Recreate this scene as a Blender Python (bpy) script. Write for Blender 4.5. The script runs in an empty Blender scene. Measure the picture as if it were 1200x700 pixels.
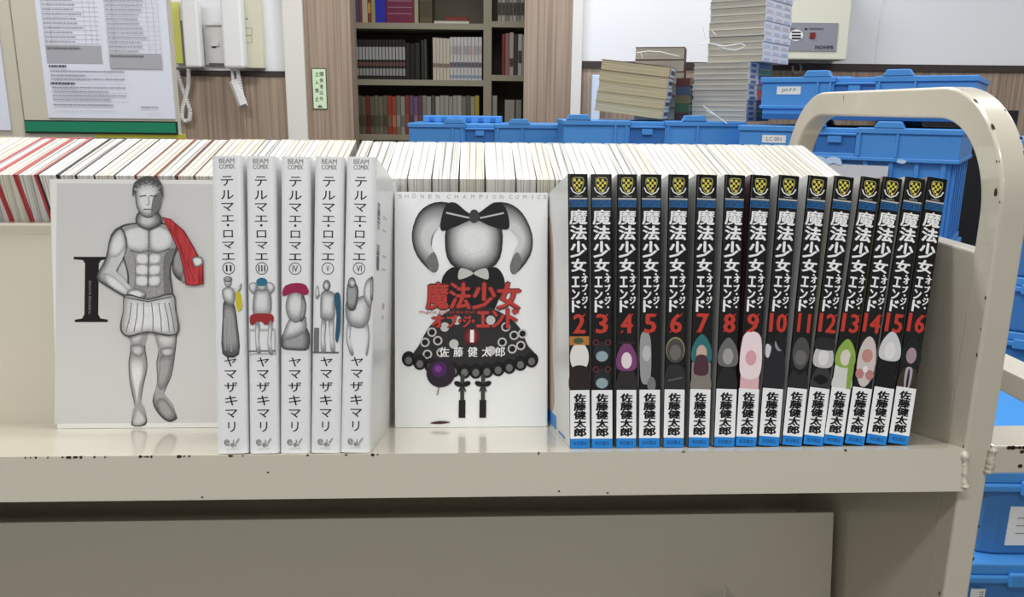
import bpy, math, random
import numpy as np
from mathutils import Matrix, Vector
random.seed(7)
SC = bpy.context.scene
COL = SC.collection
# ------------------------------------------------------------------ camera
F_PX, PITCH, ROLL = 950.0, 0.2307, -0.0107
EYE = Vector((0.0, 0.0, 1.0667))
cam_d = bpy.data.cameras.new('camera'); cam_d.sensor_width = 36.0; cam_d.lens = 36.0 * F_PX / 1200.0
cam_d.clip_start = 0.01
cam = bpy.data.objects.new('camera', cam_d); COL.objects.link(cam)
CAMROT = Matrix.Rotation(math.pi/2 - PITCH, 4, 'X') @ Matrix.Rotation(-ROLL, 4, 'Z')
cam.matrix_world = Matrix.Translation(EYE) @ CAMROT
SC.camera = cam
# ------------------------------------------------------------------ light, world, exposure
SC.view_settings.view_transform = 'Standard'; SC.view_settings.look = 'None'
SC.view_settings.exposure = 0.14; SC.view_settings.gamma = 1.0; SC.view_settings.use_curve_mapping = False
wd = bpy.data.worlds.new('world'); SC.world = wd; wd.use_nodes = True
wd.node_tree.nodes['Background'].inputs[0].default_value = (0.98, 0.99, 1.0, 1)
wd.node_tree.nodes['Background'].inputs[1].default_value = 0.45
def area(name, loc, sx, sy, power, rot=(0, 0, 0), col=(0.99, 1.0, 1.0)):
    l = bpy.data.lights.new(name, 'AREA'); l.shape = 'RECTANGLE'; l.size = sx; l.size_y = sy; l.energy = power; l.color = col
    o = bpy.data.objects.new(name, l); COL.objects.link(o); o.location = loc; o.rotation_euler = rot
    return o
CEIL = 2.55
area('ceiling_lamp', (0.0, 0.75, CEIL - .03), 1.25, 0.22, 20)
area('ceiling_lamp', (-0.2, -0.7, CEIL - .03), 1.25, 0.22, 20)
area('ceiling_lamp', (0.1, 2.55, CEIL - .03), 1.25, 0.22, 24)
area('ceiling_lamp', (-1.5, 1.5, CEIL - .03), 1.25, 0.22, 26)
area('ceiling_lamp', (1.9, 1.5, CEIL - .03), 1.25, 0.22, 22)
area('ceiling_lamp', (0.0, -2.4, CEIL - .03), 1.25, 0.22, 25)

# ------------------------------------------------------------------ helpers
def lin(c):
    return c/12.92 if c <= .04045 else ((c+.055)/1.055)**2.4
def rgb(h):
    if isinstance(h, str):
        h = h.lstrip('#'); h = tuple(int(h[i:i+2], 16)/255 for i in (0, 2, 4))
    return tuple(lin(c) for c in h) + (1.0,)
MATS = {}
def mat(name, col, rough=.5, spec=.5, metal=0.0, emit=None, grain=None, bump=None, coat=0.0):
    """col: hex; grain: (scale xyz, colour2 hex, lo, hi) -> noise mix between the two colours in object space; bump: (scale, strength)"""
    if name in MATS: return MATS[name]
    m = bpy.data.materials.new(name); m.use_nodes = True; MATS[name] = m
    nt = m.node_tree; b = nt.nodes['Principled BSDF']
    b.inputs['Base Color'].default_value = rgb(col); b.inputs['Roughness'].default_value = rough
    b.inputs['Specular IOR Level'].default_value = spec; b.inputs['Metallic'].default_value = metal
    b.inputs['Coat Weight'].default_value = coat
    if emit: b.inputs['Emission Color'].default_value = rgb(col); b.inputs['Emission Strength'].default_value = emit
    if grain or bump:
        tc = nt.nodes.new('ShaderNodeTexCoord')
    if grain:
        mp = nt.nodes.new('ShaderNodeMapping'); mp.inputs['Scale'].default_value = grain[0]
        nz = nt.nodes.new('ShaderNodeTexNoise'); nz.inputs['Scale'].default_value = 1.0; nz.inputs['Detail'].default_value = 4
        rp = nt.nodes.new('ShaderNodeValToRGB')
        rp.color_ramp.elements[0].position = grain[2]; rp.color_ramp.elements[0].color = rgb(col)
        rp.color_ramp.elements[1].position = grain[3]; rp.color_ramp.elements[1].color = rgb(grain[1])
        nt.links.new(tc.outputs['Object'], mp.inputs[0]); nt.links.new(mp.outputs[0], nz.inputs['Vector'])
        nt.links.new(nz.outputs['Fac'], rp.inputs[0]); nt.links.new(rp.outputs[0], b.inputs['Base Color'])
    if bump:
        n2 = nt.nodes.new('ShaderNodeTexNoise'); n2.inputs['Scale'].default_value = bump[0]; n2.inputs['Detail'].default_value = 2
        bp = nt.nodes.new('ShaderNodeBump'); bp.inputs['Strength'].default_value = bump[1]; bp.inputs['Distance'].default_value = .001
        nt.links.new(tc.outputs['Object'], n2.inputs['Vector']); nt.links.new(n2.outputs['Fac'], bp.inputs['Height'])
        nt.links.new(bp.outputs[0], b.inputs['Normal'])
    return m
def flat(h, rough=.45):           # plain printed ink
    return mat('ink_' + h.lstrip('#') + ('' if rough == .45 else '_%d' % (rough*100)), h, rough, .25)

class MB:
    """collects polygons; build() links them as ONE mesh object"""
    def __init__(s): s.v = []; s.f = []; s.m = []; s.slots = []
    def slot(s, m):
        if m not in s.slots: s.slots.append(m)
        return s.slots.index(m)
    def add(s, verts, faces, m, M=None):
        o = len(s.v); k = s.slot(m)
        for p in verts:
            p = Vector(p)
            s.v.append(M @ p if M else p)
        for f in faces: s.f.append(tuple(o+i for i in f)); s.m.append(k)
    def poly(s, pts, m, M=None): s.add(pts, [tuple(range(len(pts)))], m, M)
    def box(s, a, b, m, M=None):
        (x0, y0, z0), (x1, y1, z1) = a, b
        v = [(x0,y0,z0),(x1,y0,z0),(x1,y1,z0),(x0,y1,z0),(x0,y0,z1),(x1,y0,z1),(x1,y1,z1),(x0,y1,z1)]
        s.add(v, [(3,2,1,0),(4,5,6,7),(0,1,5,4),(1,2,6,5),(2,3,7,6),(3,0,4,7)], m, M)
    def prism(s, pts, d, m, M=None):
        """pts: closed 3D outline, counter-clockwise seen from the +d end"""
        n = len(pts); d = Vector(d)
        v = [Vector(p) for p in pts] + [Vector(p) + d for p in pts]
        f = [tuple(reversed(range(n))), tuple(range(n, 2*n))] + [(i, (i+1) % n, n+(i+1) % n, n+i) for i in range(n)]
        s.add(v, f, m, M)
    def tube(s, path, r, m, n=8, M=None, closed=False):
        P = [Vector(p) for p in path]; L = len(P); v = []
        up = Vector((0, 0, 1)); prev = None
        for i, p in enumerate(P):
            a = P[(i-1) % L] if (closed or i > 0) else p; b = P[(i+1) % L] if (closed or i < L-1) else p
            t = (b-a).normalized()
            x = (prev - t*prev.dot(t)) if prev else (t.cross(up) if abs(t.z) < .95 else t.cross(Vector((1, 0, 0))))
            x.normalize(); prev = x; y = t.cross(x)
            rr = r[i] if isinstance(r, (list, tuple)) else r
            for k in range(n):
                an = 2*math.pi*k/n; v.append(p + x*math.cos(an)*rr + y*math.sin(an)*rr)
        f = []
        for i in range(L if closed else L-1):
            j = (i+1) % L
            for k in range(n): f.append((i*n+k, i*n+(k+1) % n, j*n+(k+1) % n, j*n+k))
        if not closed: f += [tuple(reversed(range(n))), tuple(range((L-1)*n, L*n))]
        s.add(v, f, m, M)
    def build(s, name, parent=None, bevel=0, seg=2, smooth=False):
        me = bpy.data.meshes.new(name); me.from_pydata([tuple(p) for p in s.v], [], s.f)
        for m in s.slots: me.materials.append(m)
        me.polygons.foreach_set('material_index', s.m)
        if smooth: me.polygons.foreach_set('use_smooth', [True]*len(s.f))
        me.update()
        o = bpy.data.objects.new(name, me); COL.objects.link(o)
        if parent: o.parent = parent
        if bevel:
            b = o.modifiers.new('bevel', 'BEVEL'); b.width = bevel; b.segments = seg; b.limit_method = 'ANGLE'; b.angle_limit = math.radians(40)
        return o
def thing(name, label, cat, M=None, group=None):
    o = bpy.data.objects.new(name, None); COL.objects.link(o); o.empty_display_size = .05
    if M is not None: o.matrix_world = M
    tag(o, label, cat, group); return o
def tag(o, label, cat, group=None):
    o['label'] = label; o['category'] = cat
    if group: o['group'] = group
    return o
def struct(o): o['kind'] = 'structure'; return o
def ray(px, py):
    X, Y = px-600, 350-py
    c, s = math.cos(ROLL), math.sin(ROLL)
    return CAMROT.to_3x3() @ Vector((X/F_PX, Y/F_PX, -1.0))
def at(px, py, Y):
    """point of the place at depth Y seen at photo pixel (px, py)"""
    d = ray(px, py); return EYE + d*(Y/d.y)
def T(*a): return Matrix.Translation(a)
def R(a, ax): return Matrix.Rotation(a, 4, ax)

# glyphs ---------------------------------------------------------------
GL = {}
def glyph(s, bold=0.0):
    if (s, bold) in GL: return GL[(s, bold)]
    c = bpy.data.curves.new('glyph', 'FONT'); c.body = s; c.resolution_u = 2; c.offset = bold
    o = bpy.data.objects.new('glyph', c); COL.objects.link(o)
    dg = bpy.context.evaluated_depsgraph_get(); dg.update()
    me = bpy.data.meshes.new_from_object(o.evaluated_get(dg))
    v = [(p.co.x, p.co.y) for p in me.vertices]; f = [tuple(p.vertices) for p in me.polygons]
    bpy.data.objects.remove(o); bpy.data.curves.remove(c); bpy.data.meshes.remove(me)
    xs = [p[0] for p in v]; ys = [p[1] for p in v]
    x0, x1, y0, y1 = min(xs), max(xs), min(ys), max(ys)
    GL[(s, bold)] = ([((x-x0)/max(x1-x0, 1e-6), (y-y0)/max(y1-y0, 1e-6)) for x, y in v], f, (x1-x0)/max(y1-y0, 1e-6))
    return GL[(s, bold)]

class Pen:
    """prints flat shapes on a face of a mesh; later shapes lie a hair above earlier ones.
    fn maps the drawing's own 2-D units to the face's local 2-D metres."""
    def __init__(s, mb, M=None, fn=None, lift=.000009):
        s.mb, s.M, s.fn, s.k, s.st = mb, M, fn or (lambda x, y: (x, y)), 1, lift
    def P(s, x, y, k=None):
        a, b = s.fn(x, y); return (a, -s.st*(k or s.k), b)
    def poly(s, pts, m):
        q = [s.P(x, y) for x, y in pts]
        ar = sum(q[i][0]*q[(i+1) % len(q)][2]-q[(i+1) % len(q)][0]*q[i][2] for i in range(len(q)))
        if ar < 0: q.reverse()
        s.mb.poly(q, m, s.M); s.k += 1
    def curve(s, pts, m, n=6):          # closed smooth outline through the points
        out = []; L = len(pts)
        for i in range(L):
            p0, p1, p2, p3 = (np.array(pts[(i+j-1) % L], float) for j in range(4))
            for t in np.linspace(0, 1, n, endpoint=False):
                out.append(tuple(.5*((2*p1)+(p2-p0)*t+(2*p0-5*p1+4*p2-p3)*t*t+(3*p1-p0-3*p2+p3)*t**3)))
        s.poly(out, m)
    def rect(s, x0, y0, x1, y1, m): s.poly([(x0, y0), (x1, y0), (x1, y1), (x0, y1)], m)
    def ell(s, cx, cy, rx, ry, m, a0=0, a1=360, n=24, rot=0):
        c, q = math.cos(rot), math.sin(rot)
        A = [math.radians(a0+(a1-a0)*i/n) for i in range(n if a1-a0 == 360 else n+1)]
        s.poly([(cx+rx*math.cos(a)*c-ry*math.sin(a)*q, cy+rx*math.cos(a)*q+ry*math.sin(a)*c) for a in A], m)
    def shade(s, pts, tones, shift=(0, 0), ks=(1, .8, .58, .34)):
        """printed modelling: nested outlines from the edge tone inwards"""
        cx = sum(a for a, b in pts)/len(pts); cy = sum(b for a, b in pts)/len(pts)
        ts = [TONE[m.name] for m in tones]; n = min(len(ts), len(ks)); ts, kk = ts[:n], list(ks[:n])
        N = 4*(n-1)+1
        for q in range(N):
            u = q/4; a = min(int(u), n-2) if n > 1 else 0; f = u-a
            g = ts[a]+(ts[a+1]-ts[a])*f if n > 1 else ts[0]; k = kk[a]+(kk[a+1]-kk[a])*f if n > 1 else 1
            s.curve([(cx+(x-cx)*k+shift[0]*(1-k), cy+(y-cy)*k+shift[1]*(1-k)) for x, y in pts], grey_print(g), 3)
    def ring(s, cx, cy, r, w, m, n=24):
        for i in range(n):
            a, b = 2*math.pi*i/n, 2*math.pi*(i+1)/n
            q = [s.P(cx+rr*math.cos(t), cy+rr*math.sin(t)) for rr, t in ((r, a), (r, b), (r-w, b), (r-w, a))]
            s.mb.poly(q, m, s.M)
        s.k += 1
    def line(s, pts, w, m):
        for (xa, ya), (xb, yb) in zip(pts, pts[1:]):
            d = math.hypot(xb-xa, yb-ya) or 1; nx, ny = -(yb-ya)/d*w/2, (xb-xa)/d*w/2
            q = [s.P(xa+nx, ya+ny), s.P(xa-nx, ya-ny), s.P(xb-nx, yb-ny), s.P(xb+nx, yb+ny)]
            ar = sum(q[i][0]*q[(i+1) % 4][2]-q[(i+1) % 4][0]*q[i][2] for i in range(4))
            if ar < 0: q.reverse()
            s.mb.poly(q, m, s.M)
        s.k += 1
    def text(s, t, x0, y0, x1, y1, m, bold=0.0, rot=0):
        """the string fills the box (x0, y0) lower left .. (x1, y1) upper right of its own units; rot=1 turns it a quarter to the left"""
        v, f, _ = glyph(t, 0.0)
        if bold and not rot:
            d = (x1-x0)*bold*.8/max(1, len(t)*.8); x0, x1 = x0+d, x1-d
            for dx, dy in ((-d, 0), (d, 0), (0, -d*.6), (0, d*.6)):
                s.mb.add([s.P(x0+dx+(x1-x0)*a, y0+dy+(y1-y0)*b) for a, b in v], f, m, s.M); s.k += .15
        if rot: q = [s.P(x1+(x0-x1)*b, y0+(y1-y0)*a) for a, b in v]
        else: q = [s.P(x0+(x1-x0)*a, y0+(y1-y0)*b) for a, b in v]
        s.mb.add(q, f, m, s.M); s.k += 1

# ------------------------------------------------------------------ materials
PAINT = mat('cream_enamel', '#c8c1b0', .28, .5, bump=(900, .03), coat=.6)
RUST = mat('chipped_paint_rust', '#3a2a1e', .8, .2)
PAGE = mat('white_pages', '#dad8d2', .8, .2, grain=((760, 4, 1.5), '#84817a', .46, .70))
PAGE2 = mat('cream_pages', '#dad6c9', .8, .2, grain=((760, 4, 1.5), '#8c877c', .42, .66))
PAGE3 = mat('grey_pages', '#d6d4cf', .8, .2, grain=((620, 4, 1.5), '#6f6e69', .43, .67))
OLDPAGE = mat('yellowed_pages', '#c9bc9c', .8, .2, grain=((4, 4, 700), '#94896c', .42, .68))
GREYPAGE = mat('grey_stack_pages', '#b8b3a6', .8, .2, grain=((4, 4, 700), '#8b867a', .42, .68))
WHITE = mat('white_laminate', '#e9eaea', .28, .5)
WHITE2 = mat('white_cover_paper', '#e6e5e2', .4, .4)
BLACK = mat('black_laminate', '#0d0d0d', .2, .35)
INK = flat('#151314'); RED = flat('#a8322c'); GREY = flat('#8b8a88'); LGREY = flat('#bcbab7'); DGREY = flat('#3b3a3b'); PAPER = flat('#e8e8e8')
MGREY = flat('#6a6968')
def engr(n, a, b): return mat('engraved_'+n, a, .5, .3, grain=((2600, 2600, 1900), b, .36, .78))
E1, E2, E3, E4, E5 = engr('tone_a', '#5d5c5b', '#2d2c2c'), engr('tone_b', '#858482', '#454443'), engr('tone_c', '#aeadab', '#73726f'), engr('tone_d', '#cdccca', '#a09f9c'), engr('tone_e', '#e2e1df', '#c2c1be')
TONE = {E1.name: .26, E2.name: .46, E3.name: .66, E4.name: .80, E5.name: .90, 'ink_151314': .08}
def grey_print(g):
    g = round(g*25)/25; h = lambda v: '#%02x%02x%02x' % ((int(max(0, min(1, v))*255),)*3)
    return engr('grey_%d' % (g*100), h(g+.03), h(g-.10))
SH = (E2, E3, E4, E5); SHD = (E1, E2, E3, E3)
ENGR = engr('grey', '#d0cfcd', '#8f8e8c')
ENGRD = engr('dark', '#858482', '#2b2a2a')
CLOTHRED = mat('red_print', '#bf3a3e', .5, .3, grain=((420, 420, 60), '#8f2024', .45, .66))
WALLW = mat('white_wall_panel', '#e4e5e8', .6, .3)
WOOD = mat('wood_grain_laminate', '#a3917f', .5, .3, grain=((110, 110, 1.3), '#857264', .36, .66))
DTRIM = mat('dark_brown_trim', '#3a302d', .5, .4)
CASING = mat('white_door_casing', '#d9d5cf', .5, .4)
BLUE = mat('blue_plastic', '#478dd2', .38, .5)
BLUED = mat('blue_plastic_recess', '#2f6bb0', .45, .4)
SHELFM = mat('olive_steel_shelf', '#8e8672', .5, .4)

# ------------------------------------------------------------------ the room
def boxobj(name, a, b, m, parent=None, bevel=0):
    mb = MB(); mb.box(a, b, m); return mb.build(name, parent, bevel)
WY = 3.2           # depth of the far wall
FLOOR = mat('beige_vinyl_floor', '#6f695f', .4, .4, grain=((6, 6, 6), '#645e55', .4, .6))
CEILM = mat('white_ceiling_board', '#e6e4df', .8, .2, bump=(300, .2))
struct(boxobj('floor', (-3.2, -3.5, -.05), (3.4, 4.6, 0), FLOOR))
struct(boxobj('ceiling', (-3.2, -3.5, CEIL), (3.4, 4.6, CEIL+.05), CEILM))
PL0, PL1 = at(205, 80, WY).x, at(336, 80, WY).x          # left wall bay
CL1 = at(359, 80, WY).x                                   # casing | wood panel
DL, DR = at(413, 80, WY).x, at(614, 80, WY).x             # doorway
RP = at(669, 80, WY).x; RC = at(681, 80, WY).x            # wood panel | casing | right wall
RAILZ0, RAILZ1 = at(940, 82.5, WY).z, at(940, 74.5, WY).z
mb = MB(); mb.box((-3.2, WY, 0), (PL1, WY+.12, CEIL), WALLW)
struct(mb.build('wall_back_left'))
mb = MB(); mb.box((RC, WY, 0), (3.4, WY+.12, CEIL), WALLW)
struct(mb.build('wall_back_right'))
mb = MB(); mb.box((PL1, WY, 2.1), (RC, WY+.12, CEIL), WALLW); struct(mb.build('wall_back_lintel'))
struct(boxobj('wall_right', (3.4, -3.5, 0), (3.5, 4.6, CEIL), WALLW)); struct(boxobj('wall_left', (-3.3, -3.5, 0), (-3.2, 4.6, CEIL), WALLW))
LZ = at(270, 83, WY).z
struct(boxobj('trim_1', (-3.2, WY-.015, LZ-.02), (PL1-.004, WY, LZ), DTRIM))
struct(boxobj('trim_2', (-3.2, WY-.010, 0), (PL1-.004, WY, LZ-.02), WOOD))
struct(boxobj('trim_3', (RC, WY-.018, RAILZ0), (3.4, WY, RAILZ1), DTRIM))
struct(boxobj('trim_4', (RC, WY-.010, 0), (3.4, WY, RAILZ0), WOOD))
struct(boxobj('trim_5', (PL1, WY-.03, 0), (CL1, WY+.12, 2.1), CASING, bevel=.003))
struct(boxobj('trim_6', (RP, WY-.03, 0), (RC, WY+.12, 2.1), CASING, bevel=.003))
mb = MB(); mb.box((CL1, WY-.012, 0), (DL, WY+.10, 2.1), WOOD)
struct(mb.build('door_1'))
mb = MB(); mb.box((DR, WY-.012, 0), (RP, WY+.10, 2.1), WOOD)
struct(mb.build('door_2'))
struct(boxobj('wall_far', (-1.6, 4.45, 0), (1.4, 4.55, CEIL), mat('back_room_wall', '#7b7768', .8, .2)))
sx = at(1030, 30, WY).x
struct(boxobj('trim_7', (sx, WY-.003, RAILZ1), (sx+.006, WY, CEIL), WALLW))

# ------------------------------------------------------------------ the book cart
Z0 = .86; CY = .4645; PSI = .0472; TILT = .2372; CD = .344
sa, ca = math.sin(TILT), math.cos(TILT)
CART = T(0, CY, 0) @ R(PSI, 'Z')                     # cart frame standing on the floor
CM = CART @ T(0, 0, Z0)                              # same, at the height of the shelf edge
SN = R(-TILT, 'X')                                   # near shelf: x, u (back, down), w (up along the books)
SF = T(0, CD, 0) @ R(math.pi, 'Z') @ R(-TILT, 'X')   # far shelf, mirrored
UP = T(0, 0, Z0)
XR, XL = .288, -.62
def cart_on(px, py, n, d):
    """cart-frame point (height from shelf edge) of photo pixel on the plane n.p = d"""
    Mi = CM.inverted(); o = Mi @ EYE; r = Mi.to_3x3() @ ray(px, py); n = Vector(n)
    return o + r*((d-n.dot(o))/n.dot(r))
cart = thing('book_cart', 'cream enamelled steel library book cart with sloping shelves and arched end frame', 'book cart', CART)
def shelf(name, M, rust, XL=XL, XR=XR):
    m = MB()
    m.box((XL, 0, -.0012), (XR, .135, 0), PAINT, M)
    m.box((XL, 0, -.027), (XR, .0012, -.0012), PAINT, M)
    m.box((XL, .0012, -.027), (XR, .012, -.0258), PAINT, M)
    if rust:
        rnd = random.Random(3)
        for px, w in ((32, 3), (38, 2), (44, 3), (58, 2), (75, 3), (82, 8), (90, 6), (96, 4), (112, 4), (124, 3), (165, 6), (172, 9), (178, 3), (210, 8), (216, 3), (222, 3), (270, 7), (284, 2), (360, 5), (405, 4), (436, 6), (442, 3), (632, 3), (804, 5), (998, 4)):
            c = cart_on(px, 534, (0, 0, 1), 0)
            h = rnd.uniform(.0004, .0011); w = w*.00026
            n = 7; pts = []
            for k in range(n):
                a = 2*math.pi*k/n; q = rnd.uniform(.6, 1.1)
                pts.append((c.x+w*math.cos(a)*q, -.00012, -.0006+h*math.sin(a)*q))
            m.poly(pts, RUST, M)
            m.poly([(p[0], .0002-(p[2]+.0006)*.8, .00012) for p in reversed(pts)], RUST, M)
        for px, py in ((314, 554), (655, 576), (237, 583), (712, 578)):
            c = cart_on(px, py, (0, ca, -sa), 0); w = (c.z*ca+c.y*sa)
            m.poly([(c.x+.0008*math.cos(t), -.00012, w+.0006*math.sin(t)) for t in (0, 1, 2, 3, 4, 5)], RUST, M)
    return m.build(name, cart)
shelf('upper_shelf', UP @ SN, True); shelf('upper_shelf', UP @ SF, False, -XR, -XL)
m = MB(); m.box((XL, .135, -.001), (XR, .1362, .152), PAINT, UP @ SN); m.build('back_panel', cart)
m = MB(); m.box((-XR, .135, -.001), (-XL, .1362, .152), PAINT, UP @ SF); m.build('back_panel', cart)
ya = .135*ca+.152*sa; za = -.135*sa+.152*ca
m = MB(); m.box((XL, ya-.002, za-.008), (XR, CD-ya+.002, za+.0012), PAINT, UP); m.build('ridge_cap', cart, bevel=.0015)
# lower tier
lp = cart_on(977, 601, (0, 1, 0), .152)
m = MB(); LT = T(0, lp.y, Z0+lp.z) @ R(-TILT*.6, 'X')
m.box((XL, 0, -.30), (lp.x, .0015, 0), PAINT, LT); m.build('lower_back_panel', cart)
m = MB(); m.box((XL, .24, Z0-.50), (XR+.002, .242, Z0-.06), PAINT); m.build('lower_back_panel', cart)
m = MB(); m.box((XL, -.002, -.0012), (XR, .165, 0), PAINT, T(0, 0, Z0-.36) @ SN); m.box((XL, -.002, -.027), (XR, -.0008, 0), PAINT, T(0, 0, Z0-.36) @ SN); m.build('lower_shelf', cart)
m = MB(); m.box((-XR, -.002, -.0012), (-XL, .165, 0), PAINT, T(0, 0, Z0-.36) @ SF); m.build('lower_shelf', cart)
def end_frame(x0, sgn, chips):
    """arched square tube: two posts joined by a rounded top, with the filled end panel below"""
    x1 = x0+sgn*.0175; zt = Z0+.2235; ro = .078; ri = .058
    def arch(off, r):
        P = [(0+off, .10)]
        for k in range(21):
            a = math.pi - math.pi/2*k/20
            P.append((off+r+r*math.cos(a), zt-off-r+r*math.sin(a)))
        for k in range(21):
            a = math.pi/2 - math.pi/2*k/20
            P.append((CD-off-r+r*math.cos(a), zt-off-r+r*math.sin(a)))
        P.append((CD-off, .10)); return P
    O, I = arch(0, ro), arch(.0205, ri)
    m = MB(); n = len(O); v = []
    for x in (x0, x1):
        v += [(x, y, z) for y, z in O] + [(x, y, z) for y, z in I]
    f = []
    for i in range(n-1):
        f += [(i, i+1, n+i+1, n+i), (2*n+i+1, 2*n+i, 3*n+i, 3*n+i+1), (i+1, i, 2*n+i, 2*n+i+1), (n+i, n+i+1, 3*n+i+1, 3*n+i)]
    f += [(0, n, 3*n, 2*n), (n-1, 3*n-1, 4*n-1, 2*n-1)]
    m.add(v, f, PAINT)
    fr = m.build('end_frame', cart, bevel=.0022, seg=3, smooth=True); fr.data.set_sharp_from_angle(angle=math.radians(35)); fr.modifiers['bevel'].harden_normals = True
    if chips:
        c = MB(); rnd = random.Random(11)
        def chip(P, nrm, ax, w, h):
            nrm, ax = Vector(nrm).normalized(), Vector(ax).normalized(); b = nrm.cross(ax)
            P = Vector(P)+nrm*.00018
            c.poly([P+ax*(h*math.sin(t)*q)+b*(w*math.cos(t)*q) for t, q in [(2*math.pi*k/8, rnd.uniform(.6, 1.15)) for k in range(8)]], RUST)
        for px, py, w, h in ((1167, 226, 3.5, 5.5), (1171.5, 189.5, 1.2, 1.5), (1168, 189.5, 1.2, 1.8), (1173, 237, 1, 2), (1186, 206, 1, 1), (1168, 283, .8, .8), (1156, 349, 1.2, 2.6), (1150, 386, 1, 2), (1145, 416, 1.4, 3), (1131, 526, 1.6, 3.2), (1110.5, 641, 1, 1.2), (1101, 696, 2, 4)):
            a = cart_on(px, py, (1, 0, 0), x0); b = cart_on(px, py, (0, 1, 0), 0)
            s_ = .52e-3
            if b.x > x0+.0015 and b.z < .14: chip((b.x, 0, b.z+Z0), (0, -1, 0), (0, 0, 1), w*s_, h*s_)
            elif a.y > 0: chip((x0, max(a.y, .002), a.z+Z0), (-1, 0, 0), (0, 0, 1), w*s_, h*s_)
        for px, py, ln in ((989, 115, 8),):
            a = cart_on(px, py, (1, 0, 0), x0); chip((x0, a.y, a.z+Z0), (-1, 0, 0), (0, .2, 1), .0005, .003)
        cy, cz, rr = ro, zt-ro, ro                              # along the outer curve of the near corner
        for ang, xo, w, h in ((118, .0012, 2, 6), (137, .0015, 3, 5), (126, .015, 1.2, 2), (143, .0165, 2, 3), (151, .0162, 2, 5), (156, .0165, 3, 8), (104, .002, 1, 2), (165, .0165, 1.5, 4)):
            t = math.radians(ang); nrm = (0, math.cos(t), math.sin(t))
            chip((x0+xo, cy+rr*math.cos(t), cz+rr*math.sin(t)), nrm, (0, -math.sin(t), math.cos(t)), w*.5e-3, h*.5e-3)
        for px, py in ((1158, 617), (1150, 655)):
            b = cart_on(px, py, (0, 1, 0), 0); chip((x1-.001, 0, b.z+Z0), (0, -1, 0), (0, 0, 1), .0006, .0014)
        c.build('paint_chips', fr)
    # end panel filling the frame below the books
    p = MB(); a, b = sorted((x0+sgn*.001, x0+sgn*.015))
    p.box((a, .0205, .30), (b, CD-.0205, Z0+.1228), PAINT); p.build('side_panel', cart, bevel=.0015)
    return fr
end_frame(XR, 1, True); end_frame(XL, -1, False)
# welds where the shelf lip meets the post
rnd = random.Random(8)
m = MB(); zz_ = [-.0015-.0012*k for k in range(21)]
m.tube([UP @ SN @ Vector((XR-.0006+rnd.uniform(-.0005, .0006), -.0004, z)) for z in zz_], [.0006]+[(.0026 if abs(k-10) > 6 else .0017)+rnd.uniform(-.0004, .0004) for k in range(19)]+[.0006], PAINT, 8); m.build('weld_bead', cart, smooth=True)
# low push bar that sticks out of the end
bx0, bx1 = XR+.0175, XR+.155
m = MB()
m.box((bx0, -.001, Z0-.017), (bx1, .033, Z0+.002), PAINT); m.box((bx1-.03, .033, Z0-.017), (bx1, CD-.033, Z0+.002), PAINT); m.box((bx0, CD-.033, Z0-.017), (bx1, CD, Z0+.002), PAINT)
rnd = random.Random(5)
for k in range(16):
    x = bx0+.010+.0018*k+rnd.uniform(-.001, .001); w = rnd.uniform(.001, .0024); h = rnd.uniform(.0006, .0016)
    if x > bx1-.003: continue
    m.poly([(x+w*math.cos(t), -.0012, Z0+.0008+h*math.sin(t)) for t in (0, 1.1, 2, 3.1, 4.2, 5.3)], RUST)
for k in range(9):
    x = bx0+.019+rnd.uniform(0, .02); z = Z0-.002-.0014*k; w = rnd.uniform(.001, .002)
    m.poly([(x+w*math.cos(t), -.0012, z+w*.8*math.sin(t)) for t in (0, 1.1, 2, 3.1, 4.2, 5.3)], RUST)
m.build('push_bar', cart, bevel=.001)
m = MB(); m.tube([(bx0-.0006+rnd.uniform(-.0005, .0006), -.001, Z0-.017+.0011*k) for k in range(17)], [.0008]+[.0024+rnd.uniform(-.0004, .0005) for k in range(15)]+[.0008], PAINT, 8); m.build('weld_bead', cart, smooth=True)
# base and castors
m = MB(); m.box((XL, .01, .10), (XR, CD-.01, .13), PAINT); m.build('base_shelf', cart, bevel=.002)
RUB = mat('black_rubber', '#1c1c1c', .7, .3); STEEL = mat('zinc_steel', '#9a9a98', .35, .5, 1.0)
for x in (XL+.03, XR-.03):
    for y in (.04, CD-.04):
        m = MB(); m.box((x-.016, y-.014, .045), (x-.013, y+.014, .10), STEEL); m.box((x+.013, y-.014, .045), (x+.016, y+.014, .10), STEEL); m.box((x-.016, y-.016, .094), (x+.016, y+.016, .10), STEEL)
        cs = m.build('castor', cart)
        m = MB(); m.prism([(x-.011, y+.042*math.cos(t), .042+.042*math.sin(t)) for t in [2*math.pi*k/20 for k in range(20)]], (.022, 0, 0), RUB); m.build('wheel', cs)

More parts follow.
